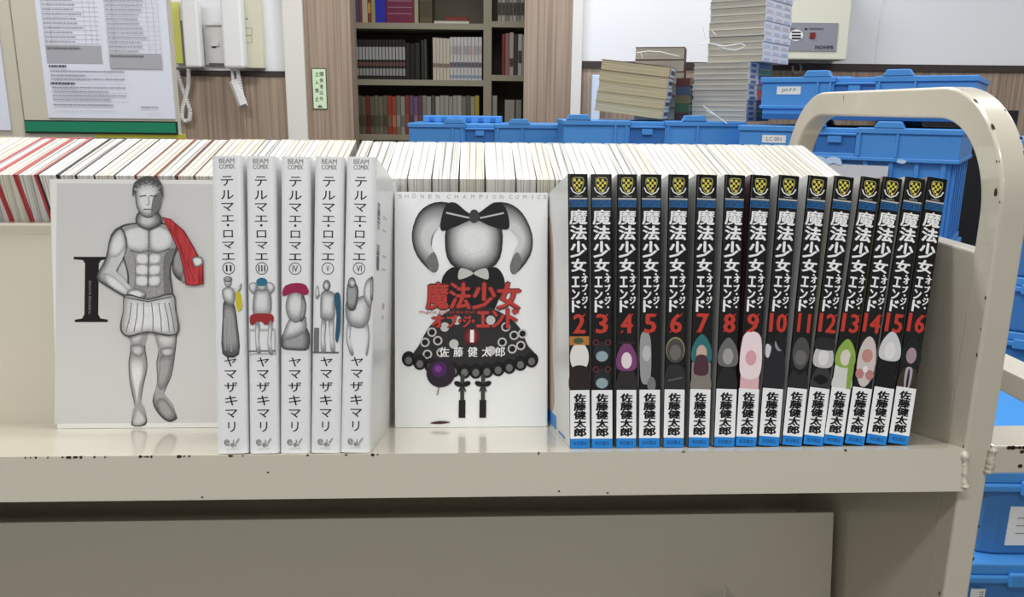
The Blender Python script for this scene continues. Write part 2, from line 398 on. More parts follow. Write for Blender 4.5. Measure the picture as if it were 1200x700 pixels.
# ------------------------------------------------------------------ books
def outline(t, D, r, c):
    """U of a paperback seen from above: x across, y from the spine (0) to the fore-edge (D)"""
    h = t/2-c; P = [(-h, D)]
    rr = max(r-c, .0002)
    for k in range(5):
        a = math.pi+math.pi/2*k/4; P.append((-h+rr+rr*math.cos(a), c+rr+rr*math.sin(a)))
    for k in range(5):
        a = 1.5*math.pi+math.pi/2*k/4; P.append((h-rr+rr*math.cos(a), c+rr+rr*math.sin(a)))
    P.append((h, D)); return P
def cover_mesh(mb, t, D, H, r, m, warp=None, c=.0005, mside=None):
    O, I = outline(t, D, r, 0), outline(t, D, r, c); n = len(O); w = warp or (lambda x, y, z: (x, y, z))
    v = [w(x, y, z) for z in (0, H) for x, y in O] + [w(x, y, z) for z in (0, H) for x, y in I]
    fo = [(i, i+1, n+i+1, n+i) for i in range(n-1)]
    mid = [f for i, f in enumerate(fo) if 0 < i < n-2]; sides = [fo[0], fo[-1]]
    rest = []
    for i in range(n-1): rest += [(2*n+i+1, 2*n+i, 3*n+i, 3*n+i+1), (n+i, n+i+1, 3*n+i+1, 3*n+i), (i+1, i, 2*n+i, 2*n+i+1)]
    rest += [(0, n, 3*n, 2*n), (n-1, 3*n-1, 4*n-1, 2*n-1)]
    mb.add(v, mid+rest, m); mb.add(v, sides, mside or m)
def pages_mesh(mb, t, D, H, r, m, warp=None, c=.0006, inset=.0004):
    I = outline(t, D-.0004, r, c); w = warp or (lambda x, y, z: (x, y, z)); n = len(I)
    v = [w(x, y, z) for z in (inset, H-inset) for x, y in I]
    mb.add(v, [tuple(reversed(range(n))), tuple(range(n, 2*n))]+[(i, (i+1) % n, n+(i+1) % n, n+i) for i in range(n)], m)

# ---- white volumes with the spine outwards
HW, DW, UW = .182, .128, .0026
def spine_frame(l, r, lt, rt, yb, yt, U, H):
    """pose of a standing book from the bottom and top of its spine"""
    b0 = cart_on((l+r)/2, yb, (0, ca, -sa), U); t0 = cart_on((lt+rt)/2, yt, (0, ca, -sa), U)
    lean = math.atan2(t0.x-b0.x, H)
    wl = cart_on(l, yb, (0, ca, -sa), U).x; wr = cart_on(r, yb, (0, ca, -sa), U).x
    return b0.x, lean, wr-wl
def figure(p, kind):
    """plain statue-like stand-ins in engraved grey with one coloured accent; units: photo pixels about the spine centre"""
    E, D = ENGR, ENGRD
    def C(pts, m):
        if m is E: p.shade(pts, SH, (-1, -2))
        elif m is D: p.shade(pts, SHD, (-1, -1))
        else: p.curve(pts, m)
    def L(cx, cy, rx, ry, m):
        if m is E or m is D: C([(cx+rx*math.cos(t), cy+ry*math.sin(t)) for t in [k*math.pi/4 for k in range(8)]], m)
        else: p.ell(cx, cy, rx, ry, m)
    if kind == 0:
        C([(-6, 352), (-8, 372), (-9, 414), (10, 415), (9, 380), (5, 355)], D); C([(-6, 352), (-8, 340), (-3, 336), (4, 337), (7, 345), (4, 357)], E); L(-1, 330, 4.5, 6, E); L(-1, 327, 5, 3.5, D)
        C([(5, 340), (12, 334), (15, 332), (13, 340), (7, 346)], E); C([(8, 343), (13, 343), (15, 358), (11, 365), (8, 358)], flat('#c9bd2e'))
        p.line([(-6, 372), (-5, 410)], .8, LGREY); p.line([(0, 368), (2, 412)], .8, LGREY)
    elif kind == 1:
        p.rect(-16, 385, 15, 415, LGREY); p.rect(-14, 388, 13, 413, PAPER); p.rect(-16, 410, 15, 412, MGREY)
        C([(-9, 342), (-10, 370), (9, 370), (10, 342), (0, 338)], E); L(0, 334, 5.5, 7, E); L(0, 330, 6.5, 5, flat('#2a6f8c'))
        C([(-9, 344), (-15, 338), (-13, 331), (-5, 332)], E); C([(9, 344), (15, 338), (12, 331), (5, 332)], E)
        C([(-12, 368), (11, 368), (12, 378), (3, 380), (-2, 376), (-13, 380)], flat('#9c2b2d'))
        C([(-8, 378), (-3, 379), (-4, 398), (-2, 412), (-7, 412), (-8, 398)], E); C([(8, 377), (12, 379), (10, 400), (12, 414), (7, 413), (6, 398)], E)
    elif kind == 2:
        C([(-16, 400), (-12, 388), (14, 384), (16, 408), (0, 410), (-14, 408)], D); C([(-6, 372), (-14, 398), (12, 388), (10, 366)], E); L(1, 358, 12, 20, E)
        C([(8, 345), (13, 355), (11, 372), (6, 376), (7, 360)], D); C([(-14, 346), (-12, 335), (0, 331), (12, 333), (16, 342), (10, 345), (0, 342)], flat('#9a1f4c'))
    elif kind == 3:
        p.rect(-16, 412, 14, 414, MGREY); p.rect(-15, 384, -9, 412, D)
        C([(-7, 343), (-8, 365), (-6, 374), (8, 374), (9, 355), (10, 345), (2, 340)], E); L(-1, 334, 4.5, 6.5, D); L(-1, 335, 3.2, 4.6, E)
        C([(-6, 374), (-1, 376), (-2, 395), (-1, 412), (-6, 412), (-7, 395)], E); C([(2, 376), (8, 374), (8, 392), (10, 411), (5, 411), (4, 395)], E)
        C([(8, 346), (15, 345), (16, 380), (13, 400), (10, 395), (11, 370)], flat('#2b5570')); C([(-8, 345), (-13, 350), (-14, 340), (-11, 334), (-9, 345)], E)
    else:
        C([(-14, 352), (0, 348), (14, 345), (14, 372), (6, 384), (-8, 382), (-14, 372)], E); C([(6, 348), (8, 330), (15, 325), (17, 345), (14, 360)], E); C([(14, 325), (17, 326), (17, 350), (14, 348)], D)
        C([(-12, 330), (-14, 345), (-12, 362), (-3, 362), (0, 340), (-5, 330)], D); L(-8, 331, 4.5, 6.5, D); L(-7, 332, 3, 4.5, E)
        C([(-12, 378), (-8, 380), (-9, 398), (-4, 414), (-8, 415), (-13, 398)], E); C([(8, 380), (12, 378), (14, 396), (12, 415), (10, 414), (11, 398)], E)
WHITES = [  # bottom l r, top l r, bottom y, top y, numeral
    (254, 290.6, 246.6, 284.5, 531, 181, 'II'), (292, 327, 286.6, 324, 531, 181, 'III'), (328, 363, 328.6, 364, 531, 181, 'IV'),
    (363.7, 398.6, 367, 405, 531, 182, 'V'), (398.6, 434, 405, 442, 530.5, 183, 'VI')]
WLAB = ['white manga volume II with a robed figure and yellow cloth on its spine', 'white manga volume III with a seated blue-capped, red-wrapped figure on its spine', 'white manga volume IV with a grey bust in a crimson cap on its spine', 'white manga volume V with a figure beside a dark blue drape on its spine', 'white manga volume VI with a grey horse on its spine']
for i, (l, r, lt, rt, yb, yt, num) in enumerate(WHITES):
    x, lean, t = spine_frame(l, r, lt, rt, yb, yt, UW, HW)
    t = min(t, .0195)
    yaw = (-.5 if i == 4 else 0)*math.pi/180
    M = CM @ SN @ T(x, UW, .0) @ R(lean, 'Y') @ R(yaw, 'Z') @ T(0, 0, abs(math.sin(lean))*t/2+.0002)
    bk = thing('manga_volume', WLAB[i], 'book', M, 'white manga set standing at the left')
    mb = MB(); cover_mesh(mb, t, DW, HW, .003, WHITE)
    s = HW/349.0
    p = Pen(mb, None, lambda a, b: (a*s, (531-b)*s))
    gy = flat('#8e8e8c'); dk = flat('#1c1a1a')
    p.text('BEAM', -9, 190.6, 9, 185, gy, .05); p.text('COMIX', -9, 197.4, 9, 191.8, gy, .06)
    for ch, a, b, hw in (('テ', 206, 217.5, 7), ('ル', 222.5, 233, 7.5), ('マ', 237.5, 247, 7.2), ('エ', 252, 259, 7.4), ('・', 262, 265, 1.5), ('ロ', 269.5, 278, 5.6), ('マ', 283, 291, 7), ('エ', 296.5, 304, 7.4),
                         ('ヤ', 418.6, 429, 7), ('マ', 433.5, 443, 6.8), ('ザ', 447.5, 459, 7.4), ('キ', 463, 474.5, 7), ('マ', 479.5, 489, 6.8), ('リ', 494, 505.5, 4.2)):
        p.text(ch, -hw, b, hw, a, dk, .012)
    p.ring(0, 314, 7.2, .8, dk); p.text(num, -1.6*len(num) if num != 'III' else -4, 317.6, 1.6*len(num) if num != 'III' else 4, 310.4, dk, .015)
    figure(p, i)
    p.text('e', -9, 521, -2.5, 514, gy, .03); p.ell(.5, 520.5, 2.0, 2.2, gy); p.line([(2, 521), (2, 514.5)], 1, gy); p.line([(4.5, 519), (8.5, 513)], 1.2, gy); p.ell(4, 521, 1, 1, gy); p.text('enterbrain', -6, 525.4, 7, 523.8, LGREY)
    if i == 4:      # barcodes and prices on the back cover
        q = Pen(mb, Matrix(((0, -1, 0, t/2), (1, 0, 0, 0), (0, 0, 1, 0), (0, 0, 0, 1))), None)
        for z0 in (.139, .113):
            rnd = random.Random(int(z0*1e4))
            for k in range(14):
                zz = z0+.0012*k; q.rect(.010, zz, .023, zz+rnd.choice((.0005, .0009)), DGREY)
            q.rect(.040, z0+.010, .060, z0+.011, LGREY); q.rect(.036, z0+.001, .056, z0+.002, LGREY)
        q.rect(.045, .088, .054, .092, LGREY); q.rect(.045, .081, .050, .084, LGREY)
    mb.build('cover', bk)
    mb = MB(); pages_mesh(mb, t, DW, HW, .003, PAGE); mb.build('page_block', bk)

# ---- black volumes with the spine outwards
HB, DB, UB = .174, .113, .012
BT = [(665.7, 689), (692.9, 717), (722.9, 747.5), (751.4, 775.7), (783.4, 808), (816.6, 841), (849.7, 874), (880, 904.3), (913, 938), (947.7, 971), (979, 1001.5), (1009, 1033.4), (1036, 1058.5), (1062.5, 1085.2), (1088.5, 1111.4)]
BB = [(668, 691.5), (693, 718), (722, 745.5), (748.3, 773), (777, 801), (806, 831), (836, 861), (861.5, 886), (887.5, 913), (915.7, 939), (940.5, 964), (964.2, 987), (989, 1012), (1013.7, 1038), (1039, 1064)]
GRN = flat('#3f5c39'); SKIN = flat('#d9d2cd'); PINK = flat('#e2b9c0'); BLU2 = flat('#1f5b9c')
def portrait(p, n):
    """plain rounded stand-in shapes (no features) in the colours of each picture; units: photo pixels about the spine centre, y 393..456"""
    H, B, F = lambda *a: p.ell(*a), p.curve, flat
    def bust(hair, face, body, cx=0, cy=416, r=9.5):
        B([(-11, 456), (-9, 438), (-4, 432), (5, 432), (10, 438), (11, 456)], F(body)); B([(cx-r, cy+14), (cx-r-.5, cy-4), (cx, cy-r-8), (cx+r+.5, cy-4), (cx+r, cy+14)], F(hair)); H(cx, cy+4, r*.62, r*.95, F(face))
    if n == 2: p.rect(-11.5, 393, 11.5, 456, F('#1f1a19')); H(0, 418, 11, 17, F('#e6e1dd')); p.rect(-11.5, 394, 11.5, 404, F('#b9773b')); H(-1, 399, 6, 3.5, GRN); B([(-11, 456), (-11, 434), (-5, 428), (5, 428), (11, 434), (11, 456)], F('#2b211f'))
    elif n == 3:
        for cy in (412, 443): H(0, cy, 9.5, 12, F('#23292d')); H(0, cy+5, 7, 6, F('#93a6ad')); p.ring(-7, cy-11, 3.6, 1.2, F('#6d2b2f')); p.ring(7, cy-11, 3.6, 1.2, F('#6d2b2f'))
    elif n == 4: bust('#7d3f6f', '#e5d9dc', '#2c282b', 0, 418, 10); p.rect(-10, 400, 10, 402.5, F('#2b2028'))
    elif n == 5: p.curve([(-11, 393), (-11, 440), (-5, 450), (1, 440), (0, 395)], F('#9a9a9a')); H(2, 450, 5, 9, F('#777777')); H(-4, 414, 5, 9, F('#bdbdbd'))
    elif n == 6: H(0, 410, 11, 15, F('#8f8a5a')); H(0, 411, 10, 14, F('#4a4744')); H(0, 413, 6.5, 9, F('#6e6a66')); B([(-11, 456), (-10, 432), (0, 427), (10, 432), (11, 456)], F('#2d2d2d')); p.line([(-8, 446), (9, 442)], 2, F('#5d5b58'))
    elif n == 7: p.rect(-11, 425, 11, 456, F('#8d857c')); bust('#2f6f72', '#c9aa9a', '#857d74', 0, 410, 10); B([(-6, 418), (6, 418), (8, 438), (-8, 438)], F('#4f2e3b'))
    elif n == 8: bust('#6c6b69', '#a2a09d', '#242424', 0, 414, 10)
    elif n == 9: p.rect(-11, 396, 11, 456, F('#e0b3b9')); B([(-11, 440), (-11, 398), (0, 389), (11, 398), (11, 440)], F('#f0dde0')); H(0, 420, 6.5, 9, F('#dca3a8'))
    elif n == 10: B([(-11, 456), (-11, 410), (-3, 402), (4, 402), (11, 420), (11, 456)], F('#26262a')); B([(-12, 405), (-6, 408), (-8, 420), (-12, 418)], F('#cfcfd2')); H(4, 403, 6, 9, F('#8d8d90')); B([(-3, 393), (3, 408), (11, 410), (10, 393)], F('#1b1b1d'))
    elif n == 11: H(0, 415, 10, 19, F('#4d4d4d')); H(0, 420, 7, 9, F('#6b6a69')); B([(-11, 456), (-8, 436), (0, 440), (8, 436), (11, 456)], F('#2a2a2a'))
    elif n == 12: bust('#c4c2c2', '#dfdcdc', '#3a3839', 0, 416, 10); B([(-11, 410), (-9, 398), (9, 398), (11, 410)], F('#2a2829')); B([(-9, 446), (0, 440), (9, 446), (0, 452)], F('#111111'))
    elif n == 13: p.rect(-11, 430, 11, 456, F('#d9d9d6')); bust('#8fae4e', '#dcd3c6', '#d4d4d0', 0, 416, 10); B([(5, 420), (11, 420), (11, 456), (6, 456)], F('#84a548'))
    elif n == 14: p.ell(0, 425, 11, 30, F('#cfc3bd')); H(0, 418, 6.5, 8, F('#c08a80')); H(-6, 440, 5, 6, F('#b87f7c')); H(6, 440, 5, 6, F('#b87f7c')); H(0, 434, 3, 4, F('#ebe4e0'))
    elif n == 15: bust('#cfcfd1', '#e3e0df', '#18181a', 0, 408, 11)
    elif n == 16: bust('#1d2022', '#a68c99', '#3c3328', 0, 414, 10); B([(-4, 434), (4, 434), (3, 456), (-3, 456)], F('#b3a5b0')); B([(-1, 436), (1, 436), (1.4, 454), (-1.4, 454)], F('#2c2330'))
PHR = {2: 'pale face under an orange cap', 3: 'two small round grey-blue heads', 4: 'magenta hair and a dark dress', 5: 'half white, half black face', 6: 'grey face in a dark hood', 7: 'teal hair and a maroon collar', 8: 'grey-haired dim figure', 9: 'pale pink hair and pink body', 10: 'dark-suited figure with a white shoulder', 11: 'dim dark grey face', 12: 'white face under a black band', 13: 'lime green hair', 14: 'pink and white paws', 15: 'short white hair', 16: 'black hair and a brown jacket'}
SIDEC = {2: '#d9d9d6', 3: '#c9c9c6', 4: '#8f8f8f', 5: '#c9c9c6', 6: '#b6b6b4', 7: '#9c9c9a', 8: '#c9c9c6', 9: '#4a2630', 10: '#b9b9b9', 11: '#c2c2c0', 12: '#b5b0a6', 13: '#b9b9b6', 14: '#7d735f', 15: '#b5b5b3', 16: '#6e6e6e'}
WPRINT = flat('#f0f0f0'); BAND = flat('#1f7fd0'); GOLD = flat('#e3d75a'); BTITLE = flat('#23649f')
REDNUM = flat('#c23a2e')
prev_r = None
for i, n in enumerate(range(2, 17)):
    (l, r), (lt, rt) = BB[i], BT[i]
    yb, yt = (523, 206) if n < 8 else ((522.3, 206) if n == 8 else ((521, 204) if n == 9 else (522.2-(n-9)*.2, 206+.4*(n-10))))
    x, lean, t = spine_frame(l, r, lt, rt, yb, yt, UB, HB)
    t = min(t, .0134)
    yaw = math.radians(2.4) if n == 2 else 0
    M = CM @ SN @ T(x, UB, 0) @ R(lean, 'Y') @ R(yaw, 'Z') @ T(0, 0, abs(math.sin(lean))*t/2+.0002)
    bk = thing('manga_volume', 'black manga volume, red %d and %s on its spine' % (n, PHR[n]), 'book', M, 'black spined manga set standing at the right')
    mb = MB(); cover_mesh(mb, t, DB, HB, .0012, BLACK, mside=mat('cover_side_%s' % SIDEC[n].lstrip('#'), SIDEC[n], .3))
    s = HB/317.0; hw = t/2/s
    p = Pen(mb, None, lambda a, b: (a*s, (523-b)*s))
    # crest: checked shield over a ribbon
    p.curve([(-6.4, 211), (0, 209.8), (6.4, 211), (6, 220), (0, 228), (-6, 220)], flat('#a9a468'), 4); p.curve([(-5.6, 211.8), (0, 210.8), (5.6, 211.8), (5.2, 219.6), (0, 226.8), (-5.2, 219.6)], INK, 4)
    for a in range(4):
        for b in range(5):
            cx, cy = -4.05+2.7*a, 213.3+3*b
            if (a+b) % 2 == 0 and (b < 3 or abs(cx) < 2.8-(b-3)): p.rect(cx-1.3, cy-1.5, cx+1.3, cy+1.5, GOLD); p.k -= 1
    p.k += 1
    p.line([(-8.5, 221.5), (-6, 226.5), (0, 229.5), (6, 226.5), (8.5, 221.5)], 1.3, WPRINT); p.text('CHAMPION', -5, 232.8, 5, 231, LGREY)
    p.rect(-hw*.9, 235.6, hw*.9, 233.8, LGREY); p.rect(-hw*.9, 244.4, hw*.9, 236.4, BTITLE); p.text('BESSATSU', -hw*.85, 243.4, hw*.85, 237.4, INK, .02)
    for ch, a, b, h in (('魔', 247.5, 264.5, 10.5), ('法', 266, 282, 10), ('少', 284, 302.5, 10), ('女', 304.5, 319, 9)): p.text(ch, -h, b, h, a, WPRINT, .03 if ch == '魔' else .055)
    p.ell(6, 322, 1.2, 1.2, WPRINT)
    for ch, a, b, x0, x1 in (('エ', 325, 337, -8.5, 1), ('ン', 340, 351, -8.5, 1), ('ド', 352.5, 366, -8.5, 2), ('オ', 323.5, 331.5, 3, 10.5), ('ブ', 334, 342, 3, 10.5), ('・', 343.8, 346.2, 6, 8.5), ('ジ', 348, 357, 3, 10.5), ('・', 359, 361.4, 6, 8.5)): p.text(ch, x0, b, x1, a, WPRINT, .08)
    portrait(p, n)
    st = str(n); w = 7.2 if n < 10 else (7.6 if n == 11 else 10.4)
    p.text(st, -w, 390, w, 368.5, REDNUM, .09)
    # a blackletter nick at the foot of the number
    p.line([(-w, 390), (-w+3, 387.5)], 1.2, REDNUM); p.line([(w-3, 371), (w, 368)], 1.2, REDNUM)
    p.rect(-hw*.98, 512, hw*.98, 456, WPRINT)
    for k, ch in enumerate('佐藤健太郎'): p.text(ch, -7.4, 469.8+9.9*k, 7.6, 460.4+9.9*k, INK, .06)
    p.rect(-hw*.98, 523, hw*.98, 512, BAND); p.text('秋田書店', -8, 519.6, 8, 515, flat('#143a6a'), .01)
    if n == 2:
        q = Pen(mb, Matrix(((0, 1, 0, -t/2), (-1, 0, 0, 0), (0, 0, 1, 0), (0, 0, 0, 1))))
        q.curve([(-.095, .155), (-.072, .140), (-.070, .10), (-.078, .06), (-.070, .02), (-.105, .015), (-.104, .09)], flat('#a9988a')); q.curve([(-.088, .145), (-.078, .12), (-.084, .08), (-.094, .11)], flat('#7a5a48')); q.rect(-.108, .002, -.060, .012, BAND); q.rect(-.050, .002, -.02, .004, BAND)
    mb.build('cover', bk)
    mb = MB(); pages_mesh(mb, t, DB, HB, .0012, PAGE); mb.build('page_block', bk)

# ---- first volumes, facing out
def faceout(label, W, t, H, x, u0, lean, tilt2, mcov, mpage, draw, group):
    M = CM @ SN @ T(x, u0, .0002+max(0, math.sin(-lean))*0) @ R(-lean, 'X') @ R(tilt2, 'Y')
    bk = thing('manga_volume', label, 'book', M, group)
    mb = MB()                                   # spine on the right-hand side: U outline turned a quarter
    Q = Matrix(((0, -1, 0, W), (1, 0, 0, t/2), (0, 0, 1, 0), (0, 0, 0, 1)))
    sub = MB(); cover_mesh(sub, t, W, H, .0012, mcov)
    mb.add([Q @ v for v in sub.v], sub.f, mcov)
    draw(Pen(mb)); mb.build('cover', bk)
    sub = MB(); pages_mesh(sub, t, W, H, .0012, mpage); pg = MB(); pg.add([Q @ v for v in sub.v], sub.f, mpage); pg.build('page_block', bk)
    return bk
def draw_statue(p):
    s = .182/296.0
    p.fn = lambda a, b: ((a-(56+(b-206)*.0405))*s*(1+(b-206)*.00006), (503-b)*s)
    p.rect(64.5+.0, 212, 276, 497, mat('cover_grey_halftone', '#d3d2d0', .35, .4, grain=((1800, 1800, 1800), '#cbcac8', .4, .6)))
    k = flat('#1b1819')
    p.poly([(84.5, 298), (122.5, 298), (122.5, 301), (116, 302), (113.5, 306), (113.5, 366), (116, 371), (124.5, 372.5), (124.5, 375.5), (86.5, 375.5), (86.5, 372.5), (95, 371), (97.5, 366), (97.5, 306), (95, 302), (84.5, 301)], k)
    p.text('THERMAE ROMAE', 102, 366, 105, 326, GREY, 0, rot=1)
    E, D = ENGR, ENGRD
    # plain standing statue (stand-in figure): legs, trunk, arms, head
    p.shade([(174, 350), (199, 346), (205, 380), (203, 412), (199, 440), (190, 466), (203, 486), (206, 492), (196, 496), (184, 486), (177, 470), (182, 448), (181, 424), (183, 408), (176, 382)], (E1, E2, E3), (-2, 0), (1, .9, .74))
    p.shade([(178, 352), (197, 350), (203, 380), (200, 404), (186, 406), (179, 380)], (E3, E4, E5), (1, 0), (1, .8, .5)); p.shade([(186, 416), (200, 414), (197, 438), (189, 456), (183, 452), (185, 432)], (E2, E3), (-2, 0), (1, .6)); p.shade([(182, 470), (192, 468), (203, 487), (196, 493), (186, 484)], (E2, E3), (0, 0), (1, .6))
    p.shade([(148, 350), (177, 352), (175, 378), (168, 402), (171, 428), (166, 455), (164, 478), (171, 492), (168, 500), (153, 499), (157, 480), (151, 450), (149, 424), (151, 402), (143, 374)], (E1, E2, E3), (-1, 0), (1, .93, .8))
    p.shade([(148, 352), (172, 355), (170, 380), (162, 400), (153, 400), (147, 376)], (E3, E4, E5), (-2, 0), (1, .8, .55)); p.shade([(152, 418), (165, 418), (167, 436), (162, 458), (160, 478), (156, 458), (152, 440)], (E3, E4, E5), (0, 0), (1, .75, .45)); p.shade([(159, 481), (163, 481), (170, 493), (165, 499), (155, 498)], (E3, E4), (0, 0), (1, .6)); p.shade([(152, 403), (166, 403), (167, 413), (160, 417), (152, 412)], (E2, E3, E4), (0, 0), (1, .7, .4)); p.shade([(187, 407), (201, 406), (201, 414), (192, 417), (186, 413)], (E2, E3, E4), (0, 0), (1, .7, .4))
    p.shade([(204, 264), (212, 280), (214, 300), (211, 326), (200, 318), (199, 300)], SHD, (0, 0)); p.shade([(214, 312), (226, 300), (234, 302), (232, 312), (216, 328), (209, 326)], SH, (0, 0))
    p.curve([(136, 264), (160, 257), (184, 257), (203, 264), (206, 285), (197, 312), (199, 350), (172, 356), (147, 352), (147, 320), (139, 290)], E1)
    p.curve([(138, 266), (160, 259), (184, 259), (200, 266), (203, 284), (195, 312), (197, 349), (172, 354), (149, 350), (149, 320), (141, 290)], E3)
    p.shade([(142, 268), (160, 262), (171, 264), (171, 288), (156, 291), (144, 284)], (E3, E4, E5), (-1, -3), (1, .85, .6)); p.shade([(173, 264), (184, 262), (198, 270), (198, 284), (188, 291), (174, 288)], (E3, E4, E5), (-2, -3), (1, .85, .6))
    for y in (295, 308, 321): p.shade([(158, y), (170, y), (170, y+11), (158, y+10)], (E3, E4, E5), (0, 0), (1, .85, .6)); p.shade([(173, y), (185, y), (184, y+10), (173, y+11)], (E3, E4, E5), (-1, 0), (1, .8, .5))
    p.curve([(190, 296), (202, 288), (196, 314), (197, 346), (191, 348), (189, 320)], E2); p.curve([(150, 296), (155, 300), (156, 330), (152, 345), (150, 320)], E3); p.line([(171.5, 264), (171.5, 334)], .7, E1); p.line([(150, 290), (162, 293), (171, 290), (182, 293), (196, 288)], .7, E1)
    p.shade([(140, 263), (128, 272), (122, 300), (112, 322), (124, 333), (150, 348), (159, 345), (137, 322), (134, 312), (147, 286)], (E1, E2, E3, E4), (2, 2), (1, .9, .78, .6)); p.shade([(140, 266), (130, 275), (126, 296), (136, 298), (145, 284)], (E3, E4, E5), (1, 0), (1, .75, .45)); p.shade([(120, 318), (130, 320), (150, 338), (148, 344), (126, 331)], (E3, E4, E5), (0, 0), (1, .75, .5)); p.shade([(148, 338), (160, 336), (170, 342), (160, 349), (149, 348)], (E2, E3, E5), (0, 0), (1, .8, .5))
    p.curve([(146, 342), (172, 347), (200, 341), (204, 360), (208, 386), (196, 392), (172, 388), (150, 393), (140, 384), (143, 362)], E1); p.shade([(147, 344), (172, 349), (199, 343), (203, 360), (206, 385), (196, 390), (172, 386), (150, 391), (142, 383), (144, 362)], (E3, E4, E5), (-3, 0), (1, .82, .5))   # wrapped cloth
    for xa, xb in ((153, 147), (160, 156), (167, 165), (176, 178), (184, 188), (191, 197), (196, 203)): p.line([(xa, 352), ((xa+xb)/2+1, 370), (xb, 387)], 1.1, E2)
    p.line([(147, 346), (172, 351), (199, 345)], 1.2, E1)
    p.poly([(187, 251), (197, 253), (213, 267), (223, 284), (231, 299), (235, 304), (236, 330), (226, 332), (215, 331), (212, 312), (207, 292), (199, 275)], flat('#6f191d')); p.poly([(188, 252), (197, 254), (212, 268), (222, 285), (230, 300), (234, 305), (235, 329), (226, 331), (216, 330), (213, 312), (208, 292), (200, 275)], CLOTHRED)
    p.line([(196, 262), (206, 280), (213, 302), (220, 327)], 1.2, flat('#8c2529')); p.line([(205, 275), (214, 300), (226, 327)], 1, flat('#8c2529')); p.shade([(222, 299), (233, 298), (235, 306), (226, 310)], (E1, E3, E5), (0, 0), (1, .8, .5))
    p.shade([(161, 244), (181, 244), (187, 257), (172, 266), (157, 258)], (E1, E2, E3, E4), (-3, 2)); p.shade([(156, 224), (158, 210), (170, 206), (183, 210), (186, 224), (184, 240), (176, 251), (166, 251), (158, 240)], (E1, E2, E3, E4, E5), (-2, 2), (1, .93, .82, .66, .42))
    p.curve([(153, 227), (155, 211), (170, 203), (185, 209), (188, 227), (184, 221), (178, 214), (163, 214), (157, 221)], E1)
    for k in range(12): p.ell(157+2.5*k, 212+2.2*abs(k-5.5)*.55-(3 if k % 2 else 0), 2, 1.8, (E3, E2)[k % 2])
    p.curve([(178, 226), (186, 224), (184, 240), (176, 250), (175, 240)], E2); p.line([(161, 227), (169, 226)], 1.3, E1); p.line([(173, 226), (181, 227)], 1.3, E1); p.line([(171.5, 227), (172.5, 236), (169.5, 237)], .9, E2); p.line([(166, 242), (176, 242)], 1, E1)
cI = cart_on(68, 503, (0, ca, -sa), .1115)
faceout('white manga volume I facing out with a standing grey statue and red cloth', .128, .0195, .182, cI.x, .1105, -.065, 0, WHITE2, PAGE, draw_statue, 'first volumes turned to face out')
